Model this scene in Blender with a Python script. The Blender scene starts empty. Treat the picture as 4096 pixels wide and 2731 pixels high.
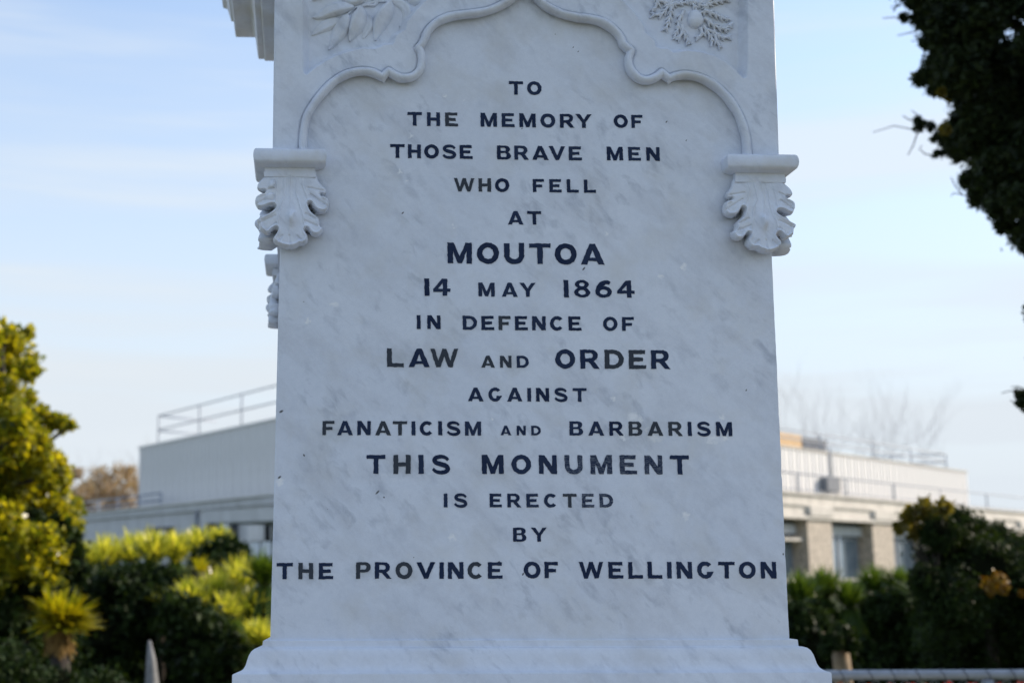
import bpy, math, random
import numpy as np
from mathutils import Vector, Matrix
from mathutils.geometry import tessellate_polygon

S = bpy.context.scene
COL = S.collection
rad = math.radians
random.seed(7)
rng = np.random.default_rng(7)

# ------------------------------------------------------------------ camera
F, CX, CY = 5300.0, 1400.0, 1365.5          # focal length and principal point, in pixels of the 4096 px photo
PITCH, YAW = rad(9.6), rad(2.25)
CAM = Vector((-0.418, -2.385, 1.60))
cd = bpy.data.cameras.new('camera')
cam = bpy.data.objects.new('camera', cd)
COL.objects.link(cam)
cam.location = CAM
cam.rotation_euler = (math.pi / 2 + PITCH, 0, -YAW)
cd.sensor_width = 36
cd.lens = F / 4096 * 36
cd.shift_x = (2048 - CX) / 4096
cd.clip_start = 0.05
cd.clip_end = 3000
cd.dof.use_dof = True
cd.dof.focus_distance = 2.42
cd.dof.aperture_fstop = 4.0
cd.dof.aperture_blades = 9
S.camera = cam

# ------------------------------------------------------------------ light
SUN_EL = rad(27)
SUN_AZ = rad(14)                            # from the +X axis towards +Y (behind the monument, to the right)
sdir = Vector((math.cos(SUN_AZ) * math.cos(SUN_EL), math.sin(SUN_AZ) * math.cos(SUN_EL), math.sin(SUN_EL)))
ld = bpy.data.lights.new('sun', 'SUN')
sun = bpy.data.objects.new('sun', ld)
COL.objects.link(sun)
ld.energy = 2.1
ld.angle = rad(0.5)
ld.color = (1.0, 0.86, 0.70)
sun.rotation_euler = sdir.to_track_quat('Z', 'Y').to_euler()

W = bpy.data.worlds.new('World')
S.world = W
W.use_nodes = True
nt = W.node_tree
bg = nt.nodes['Background']
sky = nt.nodes.new('ShaderNodeTexSky')
sky.sky_type = 'NISHITA'
sky.sun_disc = False
sky.sun_elevation = SUN_EL
sky.sun_rotation = math.pi / 2 - SUN_AZ
sky.altitude = 0
sky.air_density = 1.0
sky.dust_density = 0.6
sky.ozone_density = 2.8
# thin high cloud, stretched into long streaks, over the whole sky
tc = nt.nodes.new('ShaderNodeTexCoord')
mp = nt.nodes.new('ShaderNodeMapping')
mp.inputs['Scale'].default_value = (0.8, 0.8, 9)
mp.inputs['Rotation'].default_value = (rad(2), rad(3), 0)
mp.inputs['Location'].default_value = (0.4, 0.2, 0.35)
nz = nt.nodes.new('ShaderNodeTexNoise')
nz.inputs['Scale'].default_value = 2.2
nz.inputs['Detail'].default_value = 7
rp = nt.nodes.new('ShaderNodeValToRGB')
rp.color_ramp.elements[0].position = 0.42
rp.color_ramp.elements[0].color = (0.20, 0.20, 0.20, 1)
rp.color_ramp.elements[1].position = 0.66
rp.color_ramp.elements[1].color = (0.62, 0.62, 0.62, 1)
mx = nt.nodes.new('ShaderNodeMixRGB')
mx.inputs['Color2'].default_value = (2.70, 2.94, 3.18, 1)
nt.links.new(tc.outputs['Generated'], mp.inputs['Vector'])
nt.links.new(mp.outputs['Vector'], nz.inputs['Vector'])
nt.links.new(nz.outputs['Fac'], rp.inputs['Fac'])
sx = nt.nodes.new('ShaderNodeSeparateXYZ')          # haze thickening towards the horizon
nt.links.new(tc.outputs['Generated'], sx.inputs[0])
mr0 = nt.nodes.new('ShaderNodeMapRange')
mr0.interpolation_type = 'SMOOTHSTEP'
mr0.inputs['From Min'].default_value = 0.54
mr0.inputs['From Max'].default_value = 0.0
mr0.inputs['To Min'].default_value = 0.0
mr0.inputs['To Max'].default_value = 0.90
nt.links.new(sx.outputs['Z'], mr0.inputs['Value'])
mxm = nt.nodes.new('ShaderNodeMath')
mxm.operation = 'MAXIMUM'
ad = nt.nodes.new('ShaderNodeMath')
ad.operation = 'ADD'
ad.use_clamp = True
sc_ = nt.nodes.new('ShaderNodeMath')
sc_.operation = 'MULTIPLY'
sc_.inputs[1].default_value = 0.6
nt.links.new(rp.outputs['Color'], sc_.inputs[0])
nt.links.new(mr0.outputs[0], ad.inputs[0])
nt.links.new(sc_.outputs[0], ad.inputs[1])
nt.links.new(ad.outputs[0], mxm.inputs[0])
nt.links.new(rp.outputs['Color'], mxm.inputs[1])
nt.links.new(mxm.outputs[0], mx.inputs['Fac'])
nt.links.new(sky.outputs['Color'], mx.inputs['Color1'])
rp2 = nt.nodes.new('ShaderNodeValToRGB')          # the denser cores of the streaks
rp2.color_ramp.elements[0].position = 0.52
rp2.color_ramp.elements[0].color = (0, 0, 0, 1)
rp2.color_ramp.elements[1].position = 0.68
rp2.color_ramp.elements[1].color = (0.32, 0.32, 0.32, 1)
nt.links.new(nz.outputs['Fac'], rp2.inputs['Fac'])
mx2 = nt.nodes.new('ShaderNodeMixRGB')
mx2.inputs['Color2'].default_value = (3.05, 3.25, 3.42, 1)
nt.links.new(rp2.outputs['Color'], mx2.inputs['Fac'])
nt.links.new(mx.outputs['Color'], mx2.inputs['Color1'])
nt.links.new(mx2.outputs['Color'], bg.inputs['Color'])
bg.inputs['Strength'].default_value = 0.10

S.view_settings.view_transform = 'Standard'
S.view_settings.look = 'None'
S.view_settings.gamma = 1
S.view_settings.use_curve_mapping = False
S.view_settings.exposure = 1.50
S.cycles.max_bounces = 6
S.cycles.diffuse_bounces = 3
S.cycles.transparent_max_bounces = 8
S.cycles.caustics_reflective = False
S.cycles.caustics_refractive = False
S.render.engine = 'CYCLES'
S.cycles.use_denoising = True

# ------------------------------------------------------------------ measuring helpers
RM = cam.rotation_euler.to_matrix()


def ray(px, py):
    return RM @ Vector(((px - CX) / F, -(py - CY) / F, -1.0))


def at_y(px, py, y=0.0):
    d = ray(px, py)
    return CAM + d * ((y - CAM.y) / d.y)


def at_z(px, py, z):
    d = ray(px, py)
    return CAM + d * ((z - CAM.z) / d.z)


PX = 2.385 / F                              # metres per photo pixel on the monument's face


# ------------------------------------------------------------------ object helpers
def tag(o, label=None, cat=None, group=None, kind=None):
    if label:
        o['label'] = label
    if cat:
        o['category'] = cat
    if group:
        o['group'] = group
    if kind:
        o['kind'] = kind
    return o


def empty(name, loc, label=None, cat=None, group=None, kind=None, rz=0, parent=None):
    o = bpy.data.objects.new(name, None)
    COL.objects.link(o)
    o.location = loc
    o.rotation_euler = (0, 0, rz)
    o.empty_display_size = 0.1
    if parent:
        o.parent = parent
    return tag(o, label, cat, group, kind)


def link(name, me, mat=None, parent=None, smooth=None):
    o = bpy.data.objects.new(name, me)
    COL.objects.link(o)
    if mat:
        me.materials.append(mat)
    if parent:
        o.parent = parent
    if smooth is not None:
        me.polygons.foreach_set('use_smooth', [smooth] * len(me.polygons))
    return o


def np_mesh(name, V, Fc):
    """V (n,3) float, Fc (m,k) int: one mesh of k-gons"""
    me = bpy.data.meshes.new(name)
    V = np.asarray(V, dtype=np.float32)
    Fc = np.asarray(Fc, dtype=np.int32)
    k = Fc.shape[1]
    me.vertices.add(len(V))
    me.vertices.foreach_set('co', V.ravel())
    me.loops.add(Fc.size)
    me.loops.foreach_set('vertex_index', Fc.ravel())
    me.polygons.add(len(Fc))
    me.polygons.foreach_set('loop_start', np.arange(0, Fc.size, k, dtype=np.int32))
    me.update(calc_edges=True)
    me.validate()
    return me


class MB:
    def __init__(s):
        s.v, s.f = [], []

    def add(s, vs, fs):
        b = len(s.v)
        s.v += [tuple(v) for v in vs]
        s.f += [tuple(b + i for i in f) for f in fs]

    def box(s, a, b, M=None):
        x0, y0, z0 = a
        x1, y1, z1 = b
        vs = [Vector(p) for p in ((x0, y0, z0), (x1, y0, z0), (x1, y1, z0), (x0, y1, z0), (x0, y0, z1), (x1, y0, z1), (x1, y1, z1), (x0, y1, z1))]
        if M is not None:
            vs = [M @ v for v in vs]
        s.add(vs, [(0, 3, 2, 1), (4, 5, 6, 7), (0, 1, 5, 4), (1, 2, 6, 5), (2, 3, 7, 6), (3, 0, 4, 7)])

    def tube(s, pts, r, n=8, cap=True, flat=1.0):
        pts = [Vector(p) for p in pts]
        rs = r if isinstance(r, (list, tuple)) else [r] * len(pts)
        b = len(s.v)
        ref = None
        for i, p in enumerate(pts):
            t = (pts[min(i + 1, len(pts) - 1)] - pts[max(i - 1, 0)]).normalized()
            if ref is None:
                ref = Vector((0, 1, 0)) if abs(t.y) < 0.9 else Vector((1, 0, 0))
            u = t.cross(ref).normalized()
            w = u.cross(t).normalized()
            ref = w
            for k in range(n):
                a = 2 * math.pi * k / n
                s.v.append(tuple(p + (u * math.cos(a) + w * math.sin(a) * flat) * rs[i]))
        for i in range(len(pts) - 1):
            for k in range(n):
                k2 = (k + 1) % n
                s.f.append((b + i * n + k, b + i * n + k2, b + (i + 1) * n + k2, b + (i + 1) * n + k))
        if cap:
            s.f.append(tuple(b + k for k in range(n))[::-1])
            e = b + (len(pts) - 1) * n
            s.f.append(tuple(e + k for k in range(n)))

    def rings(s, rects, z):
        """stack of rectangles (x0,y0,x1,y1) at heights z"""
        b = len(s.v)
        for (x0, y0, x1, y1), h in zip(rects, z):
            s.v += [(x0, y0, h), (x1, y0, h), (x1, y1, h), (x0, y1, h)]
        for i in range(len(z) - 1):
            for k in range(4):
                k2 = (k + 1) % 4
                s.f.append((b + i * 4 + k, b + i * 4 + k2, b + i * 4 + 4 + k2, b + i * 4 + 4 + k))
        s.f.append((b + 3, b + 2, b + 1, b))
        e = b + (len(z) - 1) * 4
        s.f.append((e, e + 1, e + 2, e + 3))

    def build(s, name, mat, parent=None, smooth=False, sharp=None, origin=None):
        me = bpy.data.meshes.new(name)
        v = s.v
        if origin is not None:
            v = [(a - origin[0], b - origin[1], c - origin[2]) for a, b, c in v]
        me.from_pydata(v, [], s.f)
        me.update()
        o = link(name, me, mat, parent, smooth)
        if smooth and sharp:
            me.set_sharp_from_angle(angle=rad(sharp))
        return o


# ------------------------------------------------------------------ materials
def new_mat(name):
    m = bpy.data.materials.new(name)
    m.use_nodes = True
    return m, m.node_tree, m.node_tree.nodes['Principled BSDF']


def ramp(t, fac, a, b, ca, cb):
    r = t.nodes.new('ShaderNodeValToRGB')
    r.color_ramp.elements[0].position = a
    r.color_ramp.elements[0].color = (*ca, 1)
    r.color_ramp.elements[1].position = b
    r.color_ramp.elements[1].color = (*cb, 1)
    t.links.new(fac, r.inputs['Fac'])
    return r.outputs['Color']


def noise(t, vec, scale, detail=4, rough=0.55, dist=0.0):
    n = t.nodes.new('ShaderNodeTexNoise')
    n.inputs['Scale'].default_value = scale
    n.inputs['Detail'].default_value = detail
    n.inputs['Roughness'].default_value = rough
    n.inputs['Distortion'].default_value = dist
    if vec is not None:
        t.links.new(vec, n.inputs['Vector'])
    return n.outputs['Fac']


def mapping(t, vec, rot=(0, 0, 0), scale=(1, 1, 1), loc=(0, 0, 0)):
    m = t.nodes.new('ShaderNodeMapping')
    m.inputs['Rotation'].default_value = rot
    m.inputs['Scale'].default_value = scale
    m.inputs['Location'].default_value = loc
    t.links.new(vec, m.inputs['Vector'])
    return m.outputs['Vector']


def mixc(t, fac, c1, c2, mode='MIX'):
    m = t.nodes.new('ShaderNodeMixRGB')
    m.blend_type = mode
    for inp, v in (('Fac', fac), ('Color1', c1), ('Color2', c2)):
        if isinstance(v, (int, float)):
            m.inputs[inp].default_value = v
        elif isinstance(v, tuple):
            m.inputs[inp].default_value = (*v, 1)
        else:
            t.links.new(v, m.inputs[inp])
    return m.outputs['Color']


def mathn(t, op, a, b=0.0, clamp=False):
    m = t.nodes.new('ShaderNodeMath')
    m.operation = op
    m.use_clamp = clamp
    for i, v in enumerate((a, b)):
        if isinstance(v, (int, float)):
            m.inputs[i].default_value = v
        else:
            t.links.new(v, m.inputs[i])
    return m.outputs[0]


def texco(t, which='Object'):
    return t.nodes.new('ShaderNodeTexCoord').outputs[which]


def bump(t, b, fac, strength=0.2, dist=0.01):
    n = t.nodes.new('ShaderNodeBump')
    n.inputs['Strength'].default_value = strength
    n.inputs['Distance'].default_value = dist
    t.links.new(fac, n.inputs['Height'])
    t.links.new(n.outputs['Normal'], b.inputs['Normal'])


def simple(name, col, rough=0.7, var=0.15, scale=8, metal=0.0, bmp=0.0, spec=0.5, streak=0.0):
    m, t, b = new_mat(name)
    f = noise(t, texco(t), scale, 5)
    lo = tuple(c * (1 - var) for c in col)
    hi = tuple(min(1, c * (1 + var)) for c in col)
    t.links.new(ramp(t, f, 0.3, 0.7, lo, hi), b.inputs['Base Color'])
    b.inputs['Roughness'].default_value = rough
    b.inputs['Metallic'].default_value = metal
    b.inputs['Specular IOR Level'].default_value = spec
    if streak:
        f2 = noise(t, mapping(t, texco(t), scale=(1.6, 1.6, 0.16)), 1.4, 5, 0.7)
        c0 = b.inputs['Base Color'].links[0].from_socket
        t.links.new(mixc(t, ramp(t, f2, 0.45, 0.75, (0, 0, 0), (streak,) * 3), c0, tuple(c * 0.55 for c in col)), b.inputs['Base Color'])
    if bmp:
        bump(t, b, f, bmp, 0.02)
    return m


BASE = Vector((0, 0.45, 0))                 # the monument's own origin, at its foot


def loc_on_face(px, py, y=0.0):
    return at_y(px, py, y) - BASE


def marble(name, marks=True, dirt=0.0):
    m, t, b = new_mat(name)
    oc = texco(t)
    # veins run from upper left to lower right across the face
    rv = mapping(t, oc, rot=(0, rad(-50), 0), scale=(1, 1, 1))
    st = mapping(t, rv, scale=(16, 14, 32))
    st2 = mapping(t, mapping(t, oc, rot=(0, rad(-42), 0)), scale=(4.5, 4, 13.0), loc=(3, 1, 2))
    base = ramp(t, noise(t, oc, 3.5, 4, 0.6), 0.3, 0.7, (0.68, 0.75, 0.89), (0.77, 0.83, 0.95))
    # broad cloudy grey drifts
    c = mixc(t, mathn(t, 'MULTIPLY', ramp(t, noise(t, st2, 1.6, 6, 0.60, 0.3), 0.46, 0.70, (0, 0, 0), (1, 1, 1)), 0.50), base, (0.47, 0.50, 0.585))
    # short smudges
    area = ramp(t, noise(t, oc, 4.2, 4), 0.40, 0.60, (0.10, 0.10, 0.10), (1, 1, 1))
    sm = ramp(t, noise(t, st, 1.5, 4, 0.55, 0.3), 0.53, 0.74, (0, 0, 0), (1, 1, 1))
    c = mixc(t, mathn(t, 'MULTIPLY', mathn(t, 'MULTIPLY', sm, area), 0.85), c, (0.33, 0.385, 0.50))
    # hair-fine crystals of light and dark
    c = mixc(t, 0.28, c, ramp(t, noise(t, oc, 95, 3, 0.7), 0.3, 0.7, (0.55, 0.56, 0.58), (0.74, 0.74, 0.74)))
    c = mixc(t, 0.10, c, ramp(t, noise(t, oc, 650, 2, 0.7), 0.3, 0.7, (0.40, 0.40, 0.40), (0.85, 0.85, 0.85)))
    # faint buff weathering
    c = mixc(t, mathn(t, 'MULTIPLY', ramp(t, noise(t, oc, 9, 5), 0.5, 0.75, (0, 0, 0), (1, 1, 1)), 0.35 + dirt), c, (0.55, 0.53, 0.47))
    if marks:
        dst = t.nodes.new('ShaderNodeVectorMath')
        dst.operation = 'SCALE'
        nn = t.nodes.new('ShaderNodeTexNoise')
        nn.inputs['Scale'].default_value = 120
        t.links.new(oc, nn.inputs['Vector'])
        sub = t.nodes.new('ShaderNodeVectorMath')
        sub.operation = 'SUBTRACT'
        t.links.new(nn.outputs['Color'], sub.inputs[0])
        sub.inputs[1].default_value = (0.5, 0.5, 0.5)
        t.links.new(sub.outputs[0], dst.inputs[0])
        dst.inputs['Scale'].default_value = 0.022
        add = t.nodes.new('ShaderNodeVectorMath')
        add.operation = 'ADD'
        t.links.new(oc, add.inputs[0])
        t.links.new(dst.outputs[0], add.inputs[1])
        P = add.outputs[0]

        def spot(px, py, r, col, amt, soft=0.5, sx=1.0, ang=0.0):
            nonlocal c
            p = loc_on_face(px, py, 0)
            # centre, turn, stretch
            vm = t.nodes.new('ShaderNodeVectorMath')
            vm.operation = 'SUBTRACT'
            t.links.new(P if r > 6 else oc, vm.inputs[0])
            vm.inputs[1].default_value = p
            src = vm.outputs[0]
            src = mapping(t, src, rot=(0, rad(ang), 0))
            src = mapping(t, src, scale=(1 / sx, 0.4, 1))
            ln = t.nodes.new('ShaderNodeVectorMath')
            ln.operation = 'LENGTH'
            t.links.new(src, ln.inputs[0])
            mr = t.nodes.new('ShaderNodeMapRange')
            mr.inputs['From Min'].default_value = r * PX * (1 - soft)
            mr.inputs['From Max'].default_value = r * PX
            mr.inputs['To Min'].default_value = amt
            mr.inputs['To Max'].default_value = 0
            t.links.new(ln.outputs['Value'], mr.inputs['Value'])
            c = mixc(t, mr.outputs[0], c, col)
        WH = (0.88, 0.89, 0.91)
        for q in ((2535, 1665, 26, 1.3), (2560, 1680, 16, 1), (2620, 1752, 20, 2), (2490, 1750, 14, 1.6), (2850, 1755, 20, 1.8), (2895, 1752, 18, 1),
                  (2890, 1670, 16, 1), (2588, 1715, 10, 1), (1805, 2152, 15, 1.2), (2744, 2062, 20, 1), (1780, 385, 12, 1), (1857, 405, 7, 1),
                  (1643, 545, 14, 1), (1601, 686, 12, 1), (1627, 720, 8, 1), (1810, 905, 10, 1), (2426, 935, 9, 1), (1233, 1285, 11, 1), (1335, 1217, 14, 1.8),
                  (1120, 1925, 18, 1), (1495, 2597, 14, 1.4), (1295, 2695, 26, 2.2), (1067, 2690, 10, 1.5), (2643, 1107, 15, 1), (2735, 1065, 15, 1), (2455, 1590, 10, 1), (1968, 1672, 9, 1)):
            spot(q[0], q[1], q[2], WH, 0.85, 0.75, q[3], 0)
        DK = (0.03, 0.03, 0.028)
        for q in ((1216, 1820, 7, 1.6, 60), (1510, 1968, 7, 3.0, -45), (1536, 1988, 6, 1.3, 30), (1611, 852, 6, 2.2, -45), (1125, 1645, 9, 2, -30), (1118, 1908, 8, 2, -40),
                  (1310, 2035, 3, 1, 0), (2335, 1075, 7, 2.6, -50), (2985, 1560, 5, 2, -60), (2666, 488, 5, 2.4, -50), (2088, 515, 4, 2, -50), (1149, 2570, 8, 1.8, -55),
                  (1168, 2574, 7, 2.0, -30), (1166, 2602, 5, 1.3, -30), (1422, 2628, 4, 1, 0), (1369, 2699, 7, 1.9, -55), (1458, 2690, 5, 2, -55), (1655, 2228, 4, 1, 0),
                  (3133, 2215, 6, 1.5, 90), (2875, 377, 4, 2, -20), (2293, 190, 4, 2, -50), (2313, 207, 4, 2, -50), (2221, 138, 4, 1, 0), (2745, 562, 4, 2, -50), (2092, 2295, 7, 1.8, -60), (1215, 1207, 4, 1, 0), (1995, 2247, 6, 2, -40)):
            spot(q[0], q[1], q[2] * 0.62, DK, 0.9, 0.5, q[3], -q[4])
        # grey soot round a few of the letters
        for q in ((1600, 1430, 60), (1760, 1430, 55), (1350, 1720, 60), (1250, 2285, 60), (1450, 2285, 50), (1610, 2290, 55), (1600, 1860, 60), (2600, 1720, 70), (2050, 1450, 60)):
            spot(q[0], q[1], q[2], (0.36, 0.37, 0.37), 0.40, 1.0, 1.2, 0)
    t.links.new(c, b.inputs['Base Color'])
    b.inputs['Roughness'].default_value = 0.55
    b.inputs['Specular IOR Level'].default_value = 0.35
    bump(t, b, mixc(t, 0.5, noise(t, oc, 60, 5, 0.7), noise(t, oc, 500, 2)), 0.12, 0.004)
    return m


M_marble = marble('white_marble')
M_carved = marble('carved_marble', marks=False, dirt=0.25)


def lead(name, worn=False, fade=False):
    m, t, b = new_mat(name)
    oi = t.nodes.new('ShaderNodeObjectInfo')
    oc = texco(t)
    c = ramp(t, oi.outputs['Random'], 0.1, 0.95, (0.006, 0.016, 0.052), (0.016, 0.030, 0.074))
    c = mixc(t, ramp(t, noise(t, oc, 60, 5, 0.7), 0.45, 0.8, (0, 0, 0), (0.55, 0.55, 0.55)), c, (0.035, 0.048, 0.075))
    if fade:
        c = mixc(t, 0.75, c, (0.050, 0.058, 0.066))
    if worn:
        sc = noise(t, mapping(t, oc, rot=(0, rad(35), 0), scale=(1, 1, 7)), 110, 6, 0.75, 1.5)
        c = mixc(t, ramp(t, sc, 0.50, 0.62, (0, 0, 0), (0.8, 0.8, 0.8)), c, (0.26, 0.29, 0.33))
    t.links.new(c, b.inputs['Base Color'])
    b.inputs['Roughness'].default_value = 0.7
    b.inputs['Specular IOR Level'].default_value = 0.2
    bump(t, b, noise(t, oc, 300, 4), 0.25, 0.001)
    return m


M_lead = lead('lead_lettering')
M_lead_faded = lead('faded_lead_lettering', fade=True)
M_lead_worn = lead('scratched_lead_lettering', True)

# ------------------------------------------------------------------ ground
gm, gt, gb = new_mat('grass')
oc = texco(gt)
gt.links.new(mixc(gt, ramp(gt, noise(gt, oc, 0.6, 8), 0.4, 0.6, (0, 0, 0), (1, 1, 1)), (0.045, 0.075, 0.02), (0.09, 0.10, 0.045)), gb.inputs['Base Color'])
gb.inputs['Roughness'].default_value = 0.9
bump(gt, gb, noise(gt, oc, 30, 6), 0.6, 0.05)
n = 60
gx = np.linspace(-1, 1, n)
gx = np.sign(gx) * np.abs(gx) ** 2.5 * 1500
X, Y = np.meshgrid(gx, gx, indexing='ij')
Z = np.where(np.hypot(X, Y) > 12, 0.12 * np.sin(X * 0.11) * np.cos(Y * 0.09), 0)
I = np.arange(n * n).reshape(n, n)
quad = np.stack([I[:-1, :-1], I[1:, :-1], I[1:, 1:], I[:-1, 1:]], -1).reshape(-1, 4)
g = link('ground', np_mesh('ground', np.stack([X, Y, Z], -1).reshape(-1, 3), quad), gm, None, True)
tag(g, kind='structure')
M_path = simple('pale_gravel', (0.34, 0.31, 0.26), 0.9, 0.2, 40, bmp=0.5)
mb = MB()
ring = 64
for k in range(ring):
    a = 2 * math.pi * k / ring
    mb.v.append((4.6 * math.cos(a), 0.45 + 4.6 * math.sin(a), 0.006))
mb.f.append(tuple(range(ring)))
tag(mb.build('path', M_path), kind='structure')

# ------------------------------------------------------------------ THE MONUMENT
mon = empty('monument', BASE, 'white marble memorial pedestal carved with arch, leaf corbels and dark lead inscription', 'monument')


def fp(px, py, y=0.0):                      # photo pixel -> monument coordinates on the plane y
    return at_y(px, py, y) - BASE


T_UP = 26 * PX * 1.02                       # how far the arched upper stage stands proud
zc = at_y(1100, 1012).z                     # underside of the corbels
DEP = 0.90
# lower shaft: corners measured on the face plane
zl_top = at_y(1120, 900).z
z_base = at_y(2100, 2558).z
pL0, pL1 = at_y(1081, 2560), at_y(1120.5, 960)
pR0, pR1 = at_y(3160, 2556), at_y(3086.5, 960)

ZREL = at_y(1090, 690, -T_UP).z             # where the arched face begins, behind the corbels


def lerp(a, b, t):
    return a + (b - a) * t


def edge_x(z, a, b):
    return a.x + (b.x - a.x) * (z - a.z) / (b.z - a.z)


def shaft_mesh():
    """lower shaft with softly worn and chipped arrises"""
    nz_, zs = 200, np.linspace(z_base - 0.20, at_y(2100, -555, 0).z, 220)
    prof = []
    ch = 0.0035
    V, Fc = [], []
    chipsL = [(1925, 16, 9), (1650, 10, 5), (2105, 8, 4), (1460, 8, 3), (2350, 7, 3)]
    chipsR = [(1890, 14, 8), (2215, 10, 5), (1660, 8, 3), (2130, 12, 5), (1360, 9, 3)]
    zs = np.sort(np.concatenate([zs, [ZREL, ZREL + 1e-5]]))
    for z in zs:
        fy = 0.0 if z <= ZREL + 1e-6 else 0.03
        xl, xr = edge_x(z, pL0, pL1), edge_x(z, pR0, pR1)
        cl = cr = ch
        for (py, w, d) in chipsL:
            dz = (z - at_y(1100, py).z) / (w * PX)
            cl += d * PX * math.exp(-dz * dz) + 0.0
        for (py, w, d) in chipsR:
            dz = (z - at_y(3130, py).z) / (w * PX)
            cr += d * PX * math.exp(-dz * dz)
        cl += 0.0008 * math.sin(z * 90) * math.sin(z * 37) + random.uniform(-1, 1) * 0.0003
        cr += 0.0008 * math.sin(z * 77 + 1) * math.sin(z * 41) + random.uniform(-1, 1) * 0.0003
        pts = [(xl + cl, fy), (xr - cr, fy), (xr - cr * 0.3, fy + cr * 0.3), (xr, fy + cr), (xr, DEP - ch), (xr - ch, DEP), (xl + ch, DEP), (xl, DEP - ch), (xl, fy + cl), (xl + cl * 0.3, fy + cl * 0.3)]
        prof.append([(x, y, z) for x, y in pts])
    k = len(prof[0])
    m_ = MB()
    m_.v = [tuple(Vector(p) - BASE) for ringp in prof for p in ringp]
    for i in range(len(zs) - 1):
        for j in range(k):
            j2 = (j + 1) % k
            m_.f.append((i * k + j, i * k + j2, (i + 1) * k + j2, (i + 1) * k + j))
    m_.f.append(tuple(range(k))[::-1])
    m_.f.append(tuple((len(zs) - 1) * k + j for j in range(k)))
    return m_


shaft_mesh().build('shaft', M_marble, mon, True, sharp=40)


# --- arch line (centre of the roll moulding), in photo pixels
def catmull(pts, step=6.0, closed=False):
    out = []
    P = [np.array(p, float) for p in pts]
    n_ = len(P)
    for i in range(n_ - 1):
        p0, p1, p2, p3 = P[max(i - 1, 0)], P[i], P[i + 1], P[min(i + 2, n_ - 1)]
        m_ = max(2, int(np.linalg.norm(p2 - p1) / step))
        for j in range(m_):
            t = j / m_
            out.append(0.5 * ((2 * p1) + (-p0 + p2) * t + (2 * p0 - 5 * p1 + 4 * p2 - p3) * t * t + (-p0 + 3 * p1 - 3 * p2 + p3) * t ** 3))
    out.append(P[-1])
    return np.array(out)


def c1(x, y):
    return (880 + x / 1.928, y / 1.928)


def c2(x, y):
    return (2050 + x / 1.96, y / 1.96)


left_parts = [
    [(641, 1165), (643, 1060), (655, 960), (680, 880), (735, 790), (800, 710), (870, 640), (950, 588), (1030, 560), (1110, 552), (1180, 564), (1225, 585), (1255, 598)],
    [(1255, 598), (1278, 572), (1300, 552)],
    [(1300, 552), (1340, 580), (1395, 603), (1450, 603), (1505, 582), (1545, 535), (1557, 470), (1550, 410), (1530, 372)],
    [(1530, 372), (1560, 340), (1578, 300)],
    [(1578, 300), (1592, 262), (1630, 212), (1690, 165), (1770, 133), (1870, 116), (1980, 104), (2080, 82), (2180, 38), (2260, -14), (2320, -60), (2366, -120)],
]
right_parts = [
    [(111, -122), (155, -62), (210, 8), (290, 68), (390, 112), (500, 138), (600, 150), (690, 172), (765, 214), (820, 265), (850, 308), (862, 345)],
    [(862, 345), (890, 372), (930, 402)],
    [(930, 402), (912, 450), (908, 500), (930, 560), (980, 612), (1040, 632), (1095, 622), (1140, 598), (1166, 572)],
    [(1166, 572), (1198, 600), (1228, 620)],
    [(1228, 620), (1270, 602), (1350, 590), (1450, 606), (1550, 652), (1640, 722), (1715, 810), (1772, 905), (1808, 1000), (1830, 1090), (1840, 1225)],
]
archL = np.concatenate([catmull([c1(*p) for p in s])[:-1] for s in left_parts] + [np.array([c1(*left_parts[-1][-1])])])
archR = np.concatenate([catmull([c2(*p) for p in s])[:-1] for s in right_parts] + [np.array([c2(*right_parts[-1][-1])])])
tip = (archL[-1] + archR[0]) / 2
arch = np.concatenate([archL[:-1], [tip], archR[1:]])


# back-project polylines to (x, z) on the proud plane y=-T_UP
def to_xz(poly, y=-T_UP):
    return np.array([[at_y(p[0], p[1], y).x, at_y(p[0], p[1], y).z] for p in poly])


archW = to_xz(arch)


def seg_dist(P, A, B):
    d = B - A
    L = (d * d).sum() + 1e-12
    t = np.clip(((P - A) @ d) / L, 0, 1)
    q = A + t[:, None] * d
    return np.hypot(*(P - q).T)


def poly_dist(P, poly):
    r = np.full(len(P), 1e9)
    for i in range(len(poly) - 1):
        r = np.minimum(r, seg_dist(P, poly[i], poly[i + 1]))
    return r


def inside(P, poly):
    x, y = P[:, 0], P[:, 1]
    c = np.zeros(len(P), bool)
    n_ = len(poly)
    for i in range(n_):
        a, b_ = poly[i], poly[(i + 1) % n_]
        if a[1] == b_[1]:
            continue
        cond = ((a[1] > y) != (b_[1] > y)) & (x < (b_[0] - a[0]) * (y - a[1]) / (b_[1] - a[1]) + a[0])
        c ^= cond
    return c


def sstep(a, b, x):
    t = np.clip((x - a) / (b - a), 0, 1)
    return t * t * (3 - 2 * t)


# spandrel fields (sunk panels left and right of the arch)
spanL = [c1(*p) for p in ((660, -400), (660, 520), (665, 552), (720, 505), (800, 455), (900, 405), (1000, 372), (1100, 352), (1190, 358), (1225, 345), (1265, 325), (1320, 322), (1335, 280), (1350, 250), (1408, 215), (1430, 150), (1500, 60), (1570, -10), (1650, -80), (1720, -200), (1760, -400))]
spanR = [c2(*p) for p in ((1822, -400), (1822, 500), (1815, 590), (1760, 530), (1700, 480), (1600, 420), (1480, 388), (1360, 376), (1270, 392), (1225, 362), (1160, 358), (1142, 350), (1130, 300), (1085, 262), (1058, 240), (1040, 180), (980, 95), (910, 20), (860, -30), (800, -100), (740, -250), (700, -400))]
spanLW, spanRW = to_xz(spanL), to_xz(spanR)

# upper stage front as a fine relief
zU0 = at_y(1090, 690, -T_UP).z              # bottom, hidden behind the corbels
zU1 = at_y(2100, -560, -T_UP).z


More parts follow.
